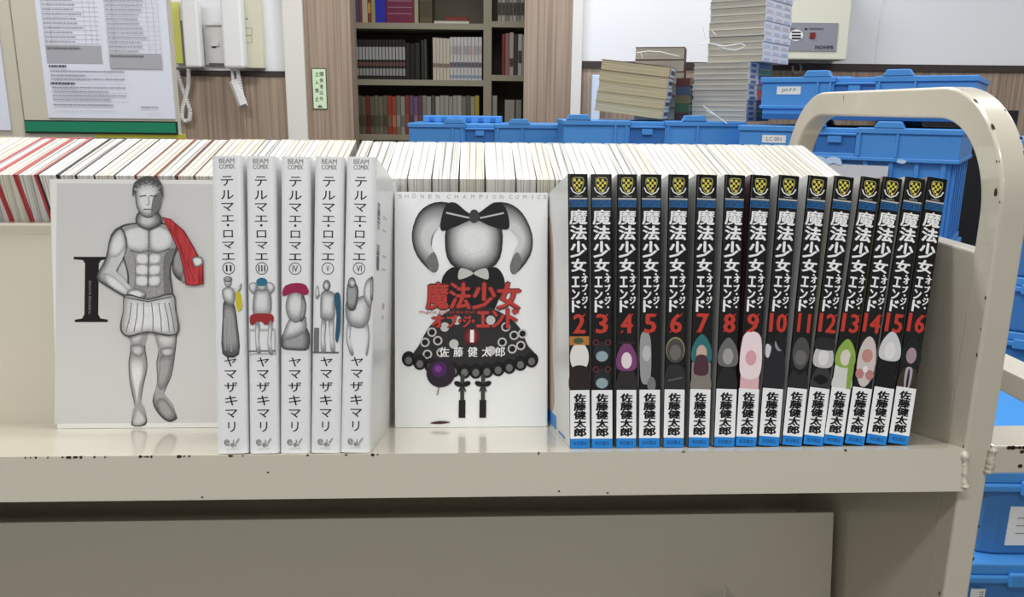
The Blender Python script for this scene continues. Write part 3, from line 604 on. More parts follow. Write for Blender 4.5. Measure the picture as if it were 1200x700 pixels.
def draw_dress(p):
    s = .174/276.6
    p.fn = lambda a, b: ((a-459.5-(b-225)*.0125)*.113/180.5, (502.3-b)*s)
    pk = flat('#a99a9b'); E, D = ENGR, ENGRD
    tx = 'SHŌNENCHAMPIONCOMICS'; xs = [464, 471.5, 480, 490, 499, 508, 521, 530, 539.5, 549, 559, 567.5, 574.5, 583, 594, 601.5, 610.5, 621, 627.5, 634.5]
    for ch, x in zip(tx, xs): p.text(ch, x, 233.2, x+(1 if ch == 'I' else 4), 227.4 if ch == 'Ō' else 228.6, pk)
    # plain doll-like dress (stand-in): two leaf plumes, a blank disc under a bow, bodice, dotted skirt
    G1 = (INK, E1, E2, E3, E4); gk = (1, .95, .84, .66, .44)
    p.shade([(526, 240), (506, 238), (488, 250), (480, 275), (486, 300), (505, 320), (512, 312), (504, 295), (506, 275), (520, 256)], G1, (-3, 4), gk); p.shade([(572, 240), (592, 238), (610, 250), (622, 275), (620, 300), (602, 322), (596, 312), (606, 295), (604, 275), (588, 258)], G1, (3, 4), gk)
    p.curve([(505, 320), (497, 308), (506, 296), (512, 312)], D); p.curve([(602, 322), (610, 308), (604, 296), (596, 312)], D); 
    p.shade([(519, 285), (524, 262), (553, 252), (582, 262), (587, 285), (580, 310), (553, 322), (526, 310)], (INK, E1, E2, E3, E4, E5), (0, -6), (1, .93, .84, .72, .56, .34))
    p.curve([(518, 244), (530, 238), (552, 252), (576, 238), (590, 244), (594, 268), (574, 266), (553, 258), (532, 266), (514, 270)], INK); p.line([(520, 250), (548, 256)], 2, LGREY); p.line([(588, 250), (560, 256)], 2, LGREY); p.ell(553, 254, 6, 8, DGREY)
    p.curve([(516, 328), (528, 314), (545, 318), (562, 318), (580, 314), (590, 330), (584, 350), (570, 372), (534, 372), (520, 350)], INK)
    p.curve([(553, 321), (538, 315), (536, 328)], LGREY); p.curve([(553, 321), (568, 315), (570, 328)], LGREY)
    p.curve([(490, 405), (505, 380), (530, 362), (553, 358), (580, 364), (606, 382), (618, 405), (626, 420), (590, 436), (550, 440), (512, 434), (484, 420)], flat('#2a2829'))
    for cx, cy in ((497, 402), (505, 390), (512, 400), (520, 384), (500, 416), (516, 414), (592, 384), (602, 394), (610, 406), (600, 410), (588, 402), (612, 392), (534, 376), (574, 376), (531, 404), (575, 412)): p.ell(cx, cy, 5.5, 5.5, LGREY); p.k -= 1
    p.k += 1
    for cx, cy in ((497, 402), (505, 390), (512, 400), (500, 416), (516, 414), (592, 384), (602, 394), (610, 406), (600, 410), (588, 402), (612, 392)): p.ell(cx, cy, 3.6, 3.6, INK); p.k -= 1
    p.k += 1
    for k in range(12):
        cx = 478+13.2*k; cy = 420+16*math.sin(math.pi*(k+.3)/12); p.ell(cx, cy, 8, 9, INK); p.ell(cx, cy+2, 4, 4.5, MGREY); p.k -= 2
    p.k += 3
    for cx in (541.5, 566): p.rect(cx-2.4, 440, cx+2.4, 470, DGREY); p.rect(cx-4, 470, cx+4, 491, INK); p.ell(cx-5, 451, 5, 3, INK, rot=.4); p.ell(cx+5, 451, 5, 3, INK, rot=-.4); p.line([(cx, 451), (cx-4, 460)], 1.6, INK); p.line([(cx, 451), (cx+4, 460)], 1.6, INK)
    p.ell(516, 438, 17, 17, flat('#2a1f2c')); p.ell(514, 434, 9, 9, flat('#4a2358')); p.ell(513, 433, 4, 4, flat('#7a3a94')); p.line([(514, 455), (512, 464)], 1.2, MGREY)
    p.curve([(504, 497), (515, 494.5), (528, 496), (516, 498)], flat('#4b2a33'))
    sh = flat('#5a1d1b'); rd = flat('#b23a34')
    for (ch, a, b) in (('魔', 498, 524), ('法', 525, 550), ('少', 552, 580), ('女', 581, 609)):
        p.text(ch, a-1.2, 363.8, b+1.2, 331.2, sh, .09); p.text(ch, a-.3, 362.5, b+.3, 332.5, rd, .05)
    p.text('Magical Girl of the End', 490, 369, 554, 364.8, rd)
    for (ch, a, b, y0, y1) in (('オ', 504, 519, 384, 370), ('ブ', 522, 535, 384, 370), ('・', 536.5, 539.5, 379, 375), ('ジ', 541, 551, 384, 371), ('・', 552, 555, 379, 375), ('エ', 557, 573, 384, 366), ('ン', 575, 590, 384, 365), ('ド', 592, 607, 385, 363)):
        p.text(ch, a-.8, y0+.9, b+.8, y1-.9, sh, .12); p.text(ch, a, y0, b, y1, rd, .08)
    p.ell(552, 395, 10, 10, flat('#5a1c22')); p.ell(552, 395, 6, 7, flat('#8a2a2a')); p.text('1', 550, 402, 554.5, 387.5, PAPER, .03)
    for ch, a in zip('佐藤健太郎', (514, 530.5, 547.5, 564, 580)): p.text(ch, a, 419, a+11.5, 407.5, PAPER, .02)
c1 = cart_on(463, 502.5, (0, ca, -sa), .1028)
faceout('white manga cover facing out with red title, red 1 and a dark dotted dress', .113, .0150, .174, c1.x, .1028, -.02, 0, WHITE, PAGE, draw_dress, 'first volumes turned to face out')

# ---- far row: fore-edges towards us, spines on the other side of the cart
FARX = [-22, 15, 48, 66, 86, 109, 130, 149, 167, 188, 209, 230, 251, 270, 290, 311, 330, 346, 363, 380, 397, 417.5, None, 424, 438, 465, 487, 512, 540, 567, 599, 620, 639, 661, 683, 707, 726, 748, 768, 787, 810, 828, 851, 870, 889, 905, 922, 941]
HF, DF, UF = .190, .102, .030
COVC = ['#e7dccb', '#e8e2d6', '#a9353a', '#a9353a', '#a8343a', '#26211f', '#24211f', '#6b635d', '#3a3f46', '#2c3540', '#8a4a30', '#6a4630', '#5d2f3a', '#c9c1b5', '#d9cfa9', '#6b6a66', '#d9d6cf', '#cfcac0', '#bdb8ae', '#e6dfc2', '#e2dcc6', '#55534e']
def far_x(px, y=None):
    """x on the far shelf's top spine edge (cart frame) at photo pixel column px"""
    yy = 160+(px/1000.0)*5.5
    z = HF*ca - UF*sa
    return cart_on(px, yy, (0, 1, 0), CD-(UF*ca+HF*sa)).x
pair = []
for a, b in zip(FARX, FARX[1:]):
    if a is None or b is None: continue
    pair.append((a, b))
NF = len(pair)
nth = ['', 'second ', 'third ', 'fourth ', 'fifth ', 'sixth ', 'seventh ', 'eighth ', 'ninth ', 'tenth ', 'eleventh ', 'twelfth ', 'thirteenth ', 'fourteenth ', 'fifteenth ', 'sixteenth ', 'seventeenth ', 'eighteenth ', 'nineteenth ', 'twentieth ', 'twenty-first ', 'twenty-second ', 'twenty-third ', 'twenty-fourth ', 'twenty-fifth ', 'twenty-sixth ', 'twenty-seventh ', 'twenty-eighth ', 'twenty-ninth ', 'thirtieth ', 'thirty-first ', 'thirty-second ', 'thirty-third ', 'thirty-fourth ', 'thirty-fifth ']
for i, (a, b) in enumerate(pair):
    xa, xb = far_x(a), far_x(b); t = xb-xa-.0003
    tall = i < 22
    lean = (-.12*(1-i/22.0)) if i < 22 else 0.0         # leftmost books lean to the left
    shear = math.tan(-lean)
    H = HF if tall else HF-.001
    xc = (xa+xb)/2
    M = CM @ SF @ T(-xc, UF, .0002)
    kk = i if i < 22 else i-22
    half = 'left' if i < 22 else 'right'
    first = pair[22 if i >= 22 else 0]
    if i < 22:
        lab = '%sfar-row book counted from the photo\'s left edge, page tops up, back turned' % nth[i] if i else 'far-row book cut by the left edge of the photo, page tops up'
    else:
        k = NF-1-i
        lab = ('rightmost far-row paperback behind the black volumes, page tops up' if k == 0 else '%sfar-row paperback counted leftward from the end beside the arch' % nth[k])
    bk = thing('paperback', lab, 'book', M, 'books standing on the far side of the cart')
    # local x runs the other way (the book faces the far side); sheared with the lean, slightly fuller at the spine
    flare = .0 if tall else .06
    tp = (.0012/t+.03) if tall else 0.0             # a little slimmer at the foot, where the leaning books press together
    def warp(x, y, z, sh=shear, Hh=H, fl=flare, tp=tp): return (x*(1-fl*min(1, y/DF))*(1-tp*(Hh-z)/Hh) - sh*(Hh-z)*1.0, y, z)
    cm = mat('paperback_cover_%s' % (COVC[i] if i < 22 else '#dcdad2').lstrip('#'), COVC[i] if i < 22 else '#dcdad2', .4)
    thick = .0022 if i in (2, 4) else (.0011 if i in (3, 5, 6, 10, 11, 12) else .0004)
    mb = MB(); cover_mesh(mb, t, DF, H, .0035 if not tall else .0012, cm, warp, c=thick); mb.build('cover', bk)
    pm = [PAGE, PAGE2, PAGE3][(i*7+i//3) % 3] if tall else [PAGE, PAGE3, PAGE, PAGE2][(i*5+i//2) % 4]
    if i in (0, 13, 14, 19, 20) or (i >= 38 and i % 2): pm = PAGE2
    mb = MB(); pages_mesh(mb, t, DF, H, .0035 if not tall else .0012, pm, warp, c=thick+.0001, inset=.0004); mb.build('page_block', bk)

# ------------------------------------------------------------------ small clear stand on the lower tier
CLR = mat('clear_acrylic', '#eef0ee', .05, .5); CLR.node_tree.nodes['Principled BSDF'].inputs['Transmission Weight'].default_value = 1.0
CLRE = mat('acrylic_cut_edge', '#c9c8c0', .2, .5)
bs = cart_on(842, 669, (0, 1, 0), .105)
M = CART @ T(bs.x, .085, Z0+bs.z)
so = thing('acrylic_book_stand', 'clear acrylic stand corner low on the cart against the lower panel', 'stand', M)
m = MB()
db = bs.z+.36+.085*sa/ca-.015
m.prism([(0, 0, 0), (-.012, 0, -db), (.09, 0, -db), (.09, 0, -.13)][::1], (0, .0016, 0), CLR); m.build('face_plate', so)
m = MB(); m.box((-.012, -.05, -db), (.09, 0, -db+.0016), CLR, R(0, 'X')); m.build('foot', so)
m = MB(); m.tube([(-.012, 0, -db), (0, 0, 0), (.09, 0, -.13), (.09, 0, -db)], .0006, CLRE, 6); m.build('bright_edge', so)

# ------------------------------------------------------------------ blue containers
LBL = mat('label_paper', '#e4e4e2', .6, .3)
def crate(label, near, yaw, W=.53, D=.366, H=.30, text=None, tabs=(.2, .62), paper=False, group='blue folding containers', tape=False, arc=False, ribs=True):
    """near: front right lower corner on the ground of the stack"""
    M = T(*near) @ R(yaw, 'Z')
    o = thing('storage_container', label, 'container', M, group)
    rim = .078; i = .014
    m = MB()                                   # ribbed body, x from -W..0, y 0..D
    m.box((-W+i, i, 0), (-i, D-i, H-rim), BLUE)
    if not ribs: m.box((-W+.004, .004, 0), (-.004, D-.004, H-rim), BLUE)
    for k in range(9 if ribs else 0):
        x = -W+.03+(W-.06)*k/8; m.box((x-.006, i-.009, .012), (x+.006, i, H-rim), BLUE); m.box((x-.006, D-i, .012), (x+.006, D-i+.009, H-rim), BLUE)
    for k in range(6 if ribs else 0):
        y = .03+(D-.06)*k/5; m.box((-i, y-.006, .012), (-i+.009, y+.006, H-rim), BLUE); m.box((-W+i-.009, y-.006, .012), (-W+i, y+.006, H-rim), BLUE)
    m.box((-W+i-.010, i-.010, 0), (-i+.010, D-i+.010, .016), BLUE)
    m.build('body', o, bevel=.0015)
    m = MB(); z0, z1 = H-rim, H-.014             # rim band with a latch recess in front
    L0, L1 = -W*.635, -W*.44
    m.box((-W, .010, z0), (0, D, z1), BLUE)
    m.box((-W, 0, z0), (L0, .010, z1), BLUE); m.box((L1, 0, z0), (0, .010, z1), BLUE); m.box((L0, 0, z0), (L1, .010, z0+.014), BLUE)
    m.box((L0, 0, z1-.006), (L1, .010, z1), BLUE)
    m.box((-W-.003, -.004, z0-.003), (.003, .004, z0+.006), BLUE)
    m.box((-W-.003, 0, z0-.003), (-W, D, z0+.006), BLUE); m.box((0, 0, z0-.003), (.003, D, z0+.006), BLUE)
    for x in (L0-.012, L1+.006, -W*.72, -W*.265): m.box((x, -.006, z0+.008), (x+.006, 0, z1), BLUE)
    rm = m.build('rim', o, bevel=.0015)
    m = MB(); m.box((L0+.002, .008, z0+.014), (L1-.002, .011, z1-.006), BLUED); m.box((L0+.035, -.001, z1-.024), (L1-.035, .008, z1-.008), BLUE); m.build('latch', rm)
    m = MB(); m.box((-W-.004, -.006, z1), (-W*.63, D/2-.002, H), BLUE); m.box((-W*.63, .006, z1), (-W*.44, D/2-.002, H-.002), BLUE); m.box((-W*.44, -.006, z1), (.004, D/2-.002, H), BLUE)
    for tx in tabs:
        x = -W+W*tx; m.prism([(x-.035, -.008, H), (x+.035, -.008, H), (x+.026, -.008, H+.016), (x-.026, -.008, H+.016)][::-1], (0, .03, 0), BLUE)
    m.build('lid_flap', o, bevel=.002)
    m = MB(); m.box((-W-.004, D/2+.002, z1), (.004, D+.006, H), BLUE)
    for tx in ((.25, .7) if tabs and D > .33 else ()):
        x = -W+W*tx; m.prism([(x-.035, D-.022, H), (x+.035, D-.022, H), (x+.026, D-.022, H+.014), (x-.026, D-.022, H+.014)][::-1], (0, .03, 0), BLUE)
    m.build('lid_flap', o, bevel=.002)
    if text:
        m = MB(); x0 = -W+text[1]; m.box((x0, -.0012, z0+text[2]), (x0+.062, 0, z0+text[2]+.020), LBL); p = Pen(m, T(0, -.0013, 0)); p.text(text[0], x0+.012, z0+text[2]+.005, x0+.050, z0+text[2]+.015, flat('#55555a'), .01); m.build('label', rm)
    if tape:
        m = MB(); q = Pen(m, T(0, -.007, 0)); cl = flat('#b9cfe6')
        for cx in (-W*.60, -W*.53): q.curve([(cx-.02, z0-.004), (cx-.004, z0+.004), (cx+.016, z0), (cx+.02, z0-.016), (cx, z0-.012), (cx-.016, z0-.018)], cl)
        q.curve([(-W*.24, z0+.004), (-W*.21, z0+.001), (-W*.22, z0-.006), (-W*.25, z0-.003)], cl); m.build('tape_remnant', rm)
    if arc:
        m = MB(); q = Pen(m, T(0, i-.0098, 0)); cx = -W*.5
        P = [(cx+.10*math.cos(math.radians(a)), H-rim-.055+.045*math.sin(math.radians(a))) for a in range(0, 181, 15)]
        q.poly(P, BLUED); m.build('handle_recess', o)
    return o
def lift(px, py, Y, h): p = at(px, py, Y); return p.x, p.y, p.z-h
# right stack, turned a little: J077 on LC 001 on more
CY1 = 1.98; yw = -math.radians(33)
b = at(1146, 88, CY1)
b2 = at(1128, 152, CY1-.03)
jh = b.z-.0002-(b2.z+.0165)
crate('blue container marked J077 on a white label, topmost of the right stack', (b.x, b.y, b.z-jh), yw, W=.505, H=jh, text=('J077', .040, .034), ribs=False, tabs=(.28, .66))
LCH = .30
crate('blue container marked LC 001, directly under the J077 one', (b2.x, b2.y, b2.z-LCH), yw, H=LCH, text=('LC 001', .062, .034), tabs=(.35, .7), tape=True, arc=True)
z = b2.z-LCH
crate('blue container at floor level under the LC 001 one, behind the cart', (b2.x, b2.y, 0), yw, H=z-.001, tabs=())
ga, gb = at(1060, 128, 2.95), at(1195, 128, 2.95)  # made-up dark block, added to darken the shaded gap between the stacks
gsb = thing('gap_shade_block', 'added dark block standing in for shade in the gap behind the right container stack', 'shade block', T((ga.x+gb.x)/2, 2.95, 0))
GAPSHADE = mat('gap_shade_dark', '#1d1d20', .6, .3); hw_ = (gb.x-ga.x)/2  # near-black colour stands in for the gap's shade
m = MB(); m.box((-hw_, 0, 0), (hw_, .22, ga.z), GAPSHADE); m.build('body', gsb, bevel=.004)
for x0_ in (-hw_+.01, .004): m = MB(); m.box((x0_, -.012, .05), (x0_+hw_-.014, 0, ga.z-.03), GAPSHADE); m.build('door', gsb, bevel=.003)  # front slabs of the same added block
# sheet of paper stuck on the LC 001 container
cM = T(b2.x, b2.y, b2.z-LCH) @ R(yw, 'Z')
pm = MB(); pm.box((-.385, -.004, .07), (-.150, -.003, .208), mat('grey_paper_sheet', '#c9c9cc', .6, .3)); o = pm.build('paper_sheet'); o.matrix_world = cM; tag(o, 'plain light grey paper sheet stuck on the front of the LC 001 container', 'paper')
# middle stacks against the wall
MY = 2.34
mL, mR = at(661, 142, MY), at(873, 143, MY)
mz = mR.z
crate('blue container under the wrapped book stacks, left of the J077 one', (mR.x, MY, mz-.30), 0, W=mR.x-mL.x, D=.322, H=.30, tabs=(.08, .72))
crate('blue container in the middle of the stack under the book bundles', (mR.x, MY, mz-.601), 0, W=mR.x-mL.x, D=.322, H=.30, tabs=())
crate('blue container at the floor of the stack under the book bundles', (mR.x, MY, 0), 0, W=mR.x-mL.x, D=.322, H=mz-.602, tabs=())
LY = 2.68
lL, lR = at(479, 146, LY), at(659, 146, LY); lz = lR.z
crate('blue container in front of the dark bookcase doorway', (lR.x, LY, lz-.30), 0, W=lR.x-lL.x, D=.33, H=.30, tabs=(.3, .72))
crate('blue container second from the floor before the dark doorway', (lR.x, LY, lz-.601), 0, W=lR.x-lL.x, D=.33, H=.30, tabs=())
crate('blue container on the floor before the dark doorway', (lR.x, LY, 0), 0, W=lR.x-lL.x, D=.33, H=lz-.602, tabs=())
# a folded lid lying on the doorway container
fa, fb = at(497, 142, LY+.2), at(588, 142, LY+.2)
m = MB(); m.box((fa.x, LY+.17, lz+.0004), (fb.x, LY+.33, lz+.022), BLUE)
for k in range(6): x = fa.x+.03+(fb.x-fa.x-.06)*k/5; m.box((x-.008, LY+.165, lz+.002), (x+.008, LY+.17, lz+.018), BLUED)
o = m.build('folded_lid', bevel=.002); tag(o, 'flat blue ribbed lid lying on the container before the dark doorway', 'lid')
# containers right of the post
RYY = 1.35
for (px, py, h, lab) in ((1186, 268, .30, 'blue container far right beyond the post, level with the post bend'),):
    b = at(px, py, RYY)
c3 = at(1166, 560, .98)
def tote(label, x0, x1, y0, z0, z1, D=.36, lab2=None, yawd=0):
    o = thing('storage_container', label, 'container', T(x0, y0, z0) @ R(-math.radians(yawd), 'Z'), 'blue containers at the right edge')
    W, H = x1-x0, z1-z0
    m = MB()
    P = [(.03, .0), (W-.03, 0), (W-.012, .005), (W, .02), (W, D-.02), (W-.02, D), (.02, D), (0, D-.02), (0, .02), (.012, .005)]
    m.prism([(x, y, 0) for x, y in P], (0, 0, H-.02), mat('blue_translucent_plastic', '#3f77b4', .3, .5)); m.build('body', o, bevel=.004)
    m = MB(); m.box((-.008, -.008, H-.03), (W+.008, D+.008, H-.018), BLUE); m.box((-.004, -.004, H-.018), (W+.004, D+.004, H), BLUE)
    for k in range(3): m.box((.05+.1*k, -.012, H-.034), (.09+.1*k, -.004, H-.012), BLUE)
    m.build('lid', o, bevel=.003)
    if lab2:
        m = MB(); a, b, c, d = lab2; m.box((a, -.0012, b), (c, 0, d), LBL); p = Pen(m, T(0, -.0013, 0))
        for k in range(3): p.rect(a+.012, b+(d-b)*(.3+.2*k), a+.012+(c-a)*.3, b+(d-b)*(.3+.2*k)+.0016, GREY)
        m.build('label', o)
    return o
YR = 1.05
xl = at(1150, 600, YR).x-.005
zs = [at(1190, 552, YR).z, at(1190, 650, YR).z]
tote('blue tote with a white paper label, under the push bar at right', xl, xl+.42, YR, zs[1], zs[0], lab2=(.045, .015, .14, .075))
zb = zs[1]-.001; hh = .16
tote('blue lidded container with a small white label, under the paper-labelled tote', xl-.01, xl+.42, YR-.02, zb-hh, zb, lab2=(.005, .10, .025, .118))
tote('lowest blue container in the pile at the right edge', xl-.01, xl+.42, YR-.02, 0, zb-hh-.001)
YR2 = 1.62
x2 = at(1168, 300, YR2).x
zz = [at(1190, 163, YR2).z, at(1190, 322, YR2).z, at(1190, 385, YR2).z, at(1190, 505, YR2).z]
tote('blue container topmost in the pile behind the right post', x2, x2+.5, YR2, zz[1]+.001, zz[0], D=.3, yawd=31)
tote('flat blue container second in the pile behind the right post', x2, x2+.5, YR2, zz[2]+.001, zz[1], D=.3, yawd=31)
tote('blue container with a white sticker in the pile behind the right post', x2, x2+.5, YR2, zz[3]+.001, zz[2], D=.3, lab2=(.05, .02, .12, .08), yawd=31)
tote('lowest blue container in the pile behind the right post', x2, x2+.5, YR2, 0, zz[3], D=.3, yawd=31)

# ------------------------------------------------------------------ book bundles on the middle container
def lying(M, A, B, t, pm, cov, spine, label, group):
    """book lying flat: pages along -x (A wide), spine on the +x face (B deep)"""
    o = thing('stacked_book', label, 'book', M, group)
    m = MB(); c = .0012
    m.box((-A, 0, 0), (0, B, c), cov); m.box((-A, 0, t-c), (0, B, t), cov); m.box((-c, 0, c), (0, B, t-c), cov)
    q = Matrix(((0, -1, 0, 0), (1, 0, 0, 0), (0, 0, 1, 0), (0, 0, 0, 1)))
    p = Pen(m, q, None, .0003)
    for (a, b_, c0, c1, mm) in spine: p.rect(B*a, t*c0, B*b_, t*c1, mm)
    m.build('cover', o)
    m = MB(); m.box((-A+.002, .0015, c+.0001), (-c, B-.0015, t-c-.0001), pm); m.build('page_block', o)
    return o
top = mz+.001
def pile(corner_px, Y, yaw, A, B, n, H0, H1, base, pm, covs, spines, lab, group, tilt=0.0, ay=0.0):
    c = at(corner_px, 120, Y); z = base; rnd = random.Random(corner_px)
    for k in range(n):
        t = rnd.uniform(H0, H1)
        M = T(c.x, c.y, base) @ R(yaw, 'Z') @ R(tilt, 'Y') @ T(rnd.uniform(-.002, .002), rnd.uniform(-.002, .002), z-base)
        lying(M, A, B, t, pm, covs[k % len(covs)], spines(k, rnd), lab(k, n), group)
        z += t+.0004
    return z
I2 = lambda h: flat(h)
def ords(k, n, s):
    if k == n-1: return 'topmost book of ' + s
    if k == 0: return 'lowest book of ' + s
    return ['', 'second', 'third', 'fourth', 'fifth', 'sixth', 'seventh', 'eighth', 'ninth', 'tenth', 'eleventh', 'twelfth', 'thirteenth'][k] + ' book up in ' + s
GC = mat('pale_book_cover', '#c8c4bb', .35)
cols = ['#c45a5a', '#3f6a9a', '#6a4a8a', '#7a8a9a', '#3d8a7a', '#b86a7a', '#7a6aa8', '#56748f']
def sp_col(k, r): return [(0, .4, .05, .95, I2('#c9cdd6')), (.08, .3, .2, .8, I2('#5f6f9a')), (.42, 1, .05, .95, I2(cols[(k*3+1) % 8]))]
def sp_grid(k, r): return [(.0, 1, .06, .94, I2('#d9d5d8'))]+[(.05+.33*j, .27+.33*j, .15, .55, I2(['#b3b0be', '#c8b8bd', '#bcbfca'][(j+k) % 3])) for j in range(3)]
zt = pile(875, 2.36, -math.radians(35), .165, .20, 11, .0135, .0155, top, GREYPAGE, [GC], sp_col, lambda k, n: ords(k, n, 'the tall wrapped stack with colourful spines beside the J077 container'), 'wrapped books in the tall right stack')
zt2 = pile(889, 2.345, -math.radians(38), .165, .20, 10, .0165, .0195, zt+.001, GREYPAGE, [GC], sp_grid, lambda k, n: ords(k, n, 'the pale upper bundle standing on the colourful-spined stack'), 'wrapped books in the upper pale bundle')
def sp_lab(k, r): return [(0, .95, .05, .95, I2('#d8d8dc')), (.1, .85, .3, .7, I2('#77788a')), (.3, .5, .35, .65, I2('#2f2f38'))]
BR = mat('brown_book_cover', '#5e3a34', .35)
tb = at(777, 152, 2.36)
pile(777, 2.37, -math.radians(17), .20, .15, 5, .027, .030, top+.004, OLDPAGE, [mat('yellowed_cover', '#b3a684', .5)]*4+[BR], sp_lab, lambda k, n: ords(k, n, 'the tilted yellowed stack at the front left of the bundles'), 'yellowed books in the tilted stack', tilt=math.radians(6.5))
def sp_dark(k, r): return [(0, 1, .05, .95, I2('#3a2724')), (.1, .4, .2, .8, I2('#5a2f2c'))]
pile(800, 2.56, -math.radians(14), .15, .12, 6, .034, .037, top, GREYPAGE, [BR], sp_dark, lambda k, n: ords(k, n, 'the dark-spined stack behind the tilted yellowed one'), 'dark spined books in the rear stack')
dk = ['#54302e', '#3d4c63', '#6a6244', '#3c5a40', '#4a3836']
def sp_none(k, r): return []
for k in range(5):
    c = at(808, 120, 2.455); t = .024
    M = T(c.x, c.y, top+k*(t+.0004)) @ R(-math.radians(35), 'Z')
    o = thing('stacked_book', ords(k, 5, 'the low colourful stack wedged between tilted and tall stacks'), 'book', M, 'books in the low wedged stack')
    cv = mat('wedged_cover_%d' % k, dk[::-1][k], .35)
    m = MB(); m.box((-.046, 0, 0), (-.0012, .07, .0012), cv); m.box((-.046, 0, t-.0012), (-.0012, .07, t), cv); m.box((-.046, 0, .0012), (-.0012, .0012, t-.0012), cv); m.build('cover', o)
    m = MB(); m.box((-.045, .0013, .0013), (-.002, .069, t-.0013), GREYPAGE); m.build('page_block', o)
# glossy wrinkles of the plastic film
FILM = mat('clear_film_wrinkle', '#f2f2f2', .15, .6)
def wrink(label, pts_list, Y):
    c = at(pts_list[0][0][0], pts_list[0][0][1], Y); o = thing('plastic_film', label, 'plastic wrap', T(*c))
    for pts in pts_list:
        m = MB(); m.tube([at(x, y, Y)-c for x, y in pts], .0012, FILM, 5); m.build('film_wrinkle', o)
wrink('shiny crumpled plastic film along the top of the colourful-spined stack', [[(819, 52.5), (832, 51), (850, 54), (868, 51), (874, 54)], [(838, 52), (852, 58), (862, 59), (872, 55)], [(824, 124), (836, 133), (852, 145)], [(828, 130), (838, 135), (850, 143)], [(823, 30), (827, 46)], [(834, 36), (839, 41)]], 2.325)
wrink('thin shiny plastic film over the dark-spined rear stack', [[(746, 62), (760, 60), (775, 61), (796, 66)], [(751, 62), (753, 68)], [(738+8, 79), (770, 81), (790, 84)]], 2.53)

# ------------------------------------------------------------------ wall fittings
IV = mat('ivory_plastic', '#d9d6cb', .35, .5); IV2 = mat('ivory_plastic_yellowed', '#cfccb6', .35, .5); WP = mat('white_plastic', '#e6e5e3', .3, .5)
def wbox(px0, py0, px1, py1, y0, y1):
    a, b = at(px0, py1, y0), at(px1, py0, y0); return (a.x, y0, a.z), (b.x, y1, b.z)
# intercom with pale green panel
ph = thing('wall_telephone', 'ivory wall telephone with a yellow-green card, beside the posted paper', 'telephone', T(at(214, 40, WY).x, WY, 1.4))
def child(mb, name, par, bevel=0): o = mb.build(name, None, bevel); o.parent = par; o.matrix_parent_inverse = par.matrix_world.inverted(); return o
bpy.context.view_layer.update()
m = MB(); m.box(*wbox(196, 1, 231, 79, WY-.03, WY), IV); child(m, 'body', ph, .004)
m = MB(); a, b = wbox(197, 3, 209, 74, WY-.035, WY-.03); m.box(a, b, mat('yellow_green_card', '#d3d36a', .5)); child(m, 'card', ph)
m = MB(); a, b = wbox(209, 24, 219, 77, WY-.034, WY-.03); m.box(a, b, mat('grey_gap', '#77726e', .6)); child(m, 'cradle_slot', ph)
m = MB(); a, b = wbox(217, -3, 230, 79, WY-.075, WY-.03); m.box(a, b, WP); child(m, 'handset', ph, .008)
m = MB()
loop = [(208, 83), (210, 92), (214, 104), (219, 118), (223, 130), (222, 140), (217, 143), (213, 138), (214, 126), (218, 112), (221, 98), (221, 81)]
cord = [at(x, y, WY-.03-.006*k/11) for k, (x, y) in enumerate(loop)]
def coil(path, r, turns, tube):
    P = [Vector(p) for p in path]; out = []; L = [0]
    for a, b in zip(P, P[1:]): L.append(L[-1]+(b-a).length)
    N = turns*7
    for k in range(N+1):
        s_ = L[-1]*k/N; j = max(i for i in range(len(L)) if L[i] <= s_+1e-9); j = min(j, len(P)-2)
        u = (s_-L[j])/(L[j+1]-L[j]); p = P[j].lerp(P[j+1], u); t = (P[j+1]-P[j]).normalized()
        x = t.cross(Vector((0, 1, 0))).normalized(); y = t.cross(x); a = 2*math.pi*k/7
        out.append(p+x*r*math.cos(a)+y*r*math.sin(a))
    return out
m.tube(coil(cord, .006, 60, 0), .0026, WP, 5); child(m, 'coiled_cord', ph)
p2 = thing('wall_telephone', 'white handset wall telephone with ivory body, right of the small switch plate', 'telephone', T(at(285, 40, WY).x, WY, 1.4))
bpy.context.view_layer.update()
m = MB(); m.box(*wbox(280, -6, 304, 80, WY-.04, WY), IV2)
a, b = wbox(287, 33, 295, 41, WY-.0405, WY-.04); child(m, 'body', p2, .004)
m = MB(); q = Pen(m, T(0, WY-.0402, 0))
for y0, y1 in ((33, 41), (42, 50)):
    a, b = wbox(287, y0, 295, y1, WY-.04, WY); q.line([(a[0], a[2]), (b[0], a[2]), (b[0], b[2]), (a[0], b[2]), (a[0], a[2])], .003, flat('#a9a690'))
child(m, 'button', p2); m = MB(); q = Pen(m, T(0, WY-.0402, 0)); a = at(289, 22, WY-.04); q.ell(a.x, a.z, .004, .003, MGREY); child(m, 'indicator', p2)
m = MB(); m.box(*wbox(262, -6, 281, 80, WY-.09, WY-.04), WP); child(m, 'handset', p2, .01)
m = MB(); m.tube([at(272, 80, WY-.05), at(273.5, 95, WY-.05)], .006, WP, 6); m.tube(coil([at(274, 95, WY-.05), at(279, 108, WY-.05), at(285, 124, WY-.05)], .016, 16, 0), .0032, WP, 5); m.tube(coil([at(278, 82, WY-.05), at(281, 98, WY-.05), at(284, 114, WY-.05)], .006, 14, 0), .003, WP, 5); child(m, 'coiled_cord', p2)
sw = thing('switch_plate', 'white switch plate between the two wall telephones', 'switch', T(at(251, 50, WY).x, WY, 1.4)); bpy.context.view_layer.update()
m = MB(); m.box(*wbox(241, 28, 262, 76, WY-.012, WY), WP); m.box(*wbox(241, 27, 260, 29.5, WY-.022, WY-.012), PAPER); m.box(*wbox(245, 74, 262, 76.5, WY-.016, WY-.012), MGREY); child(m, 'plate', sw, .001)
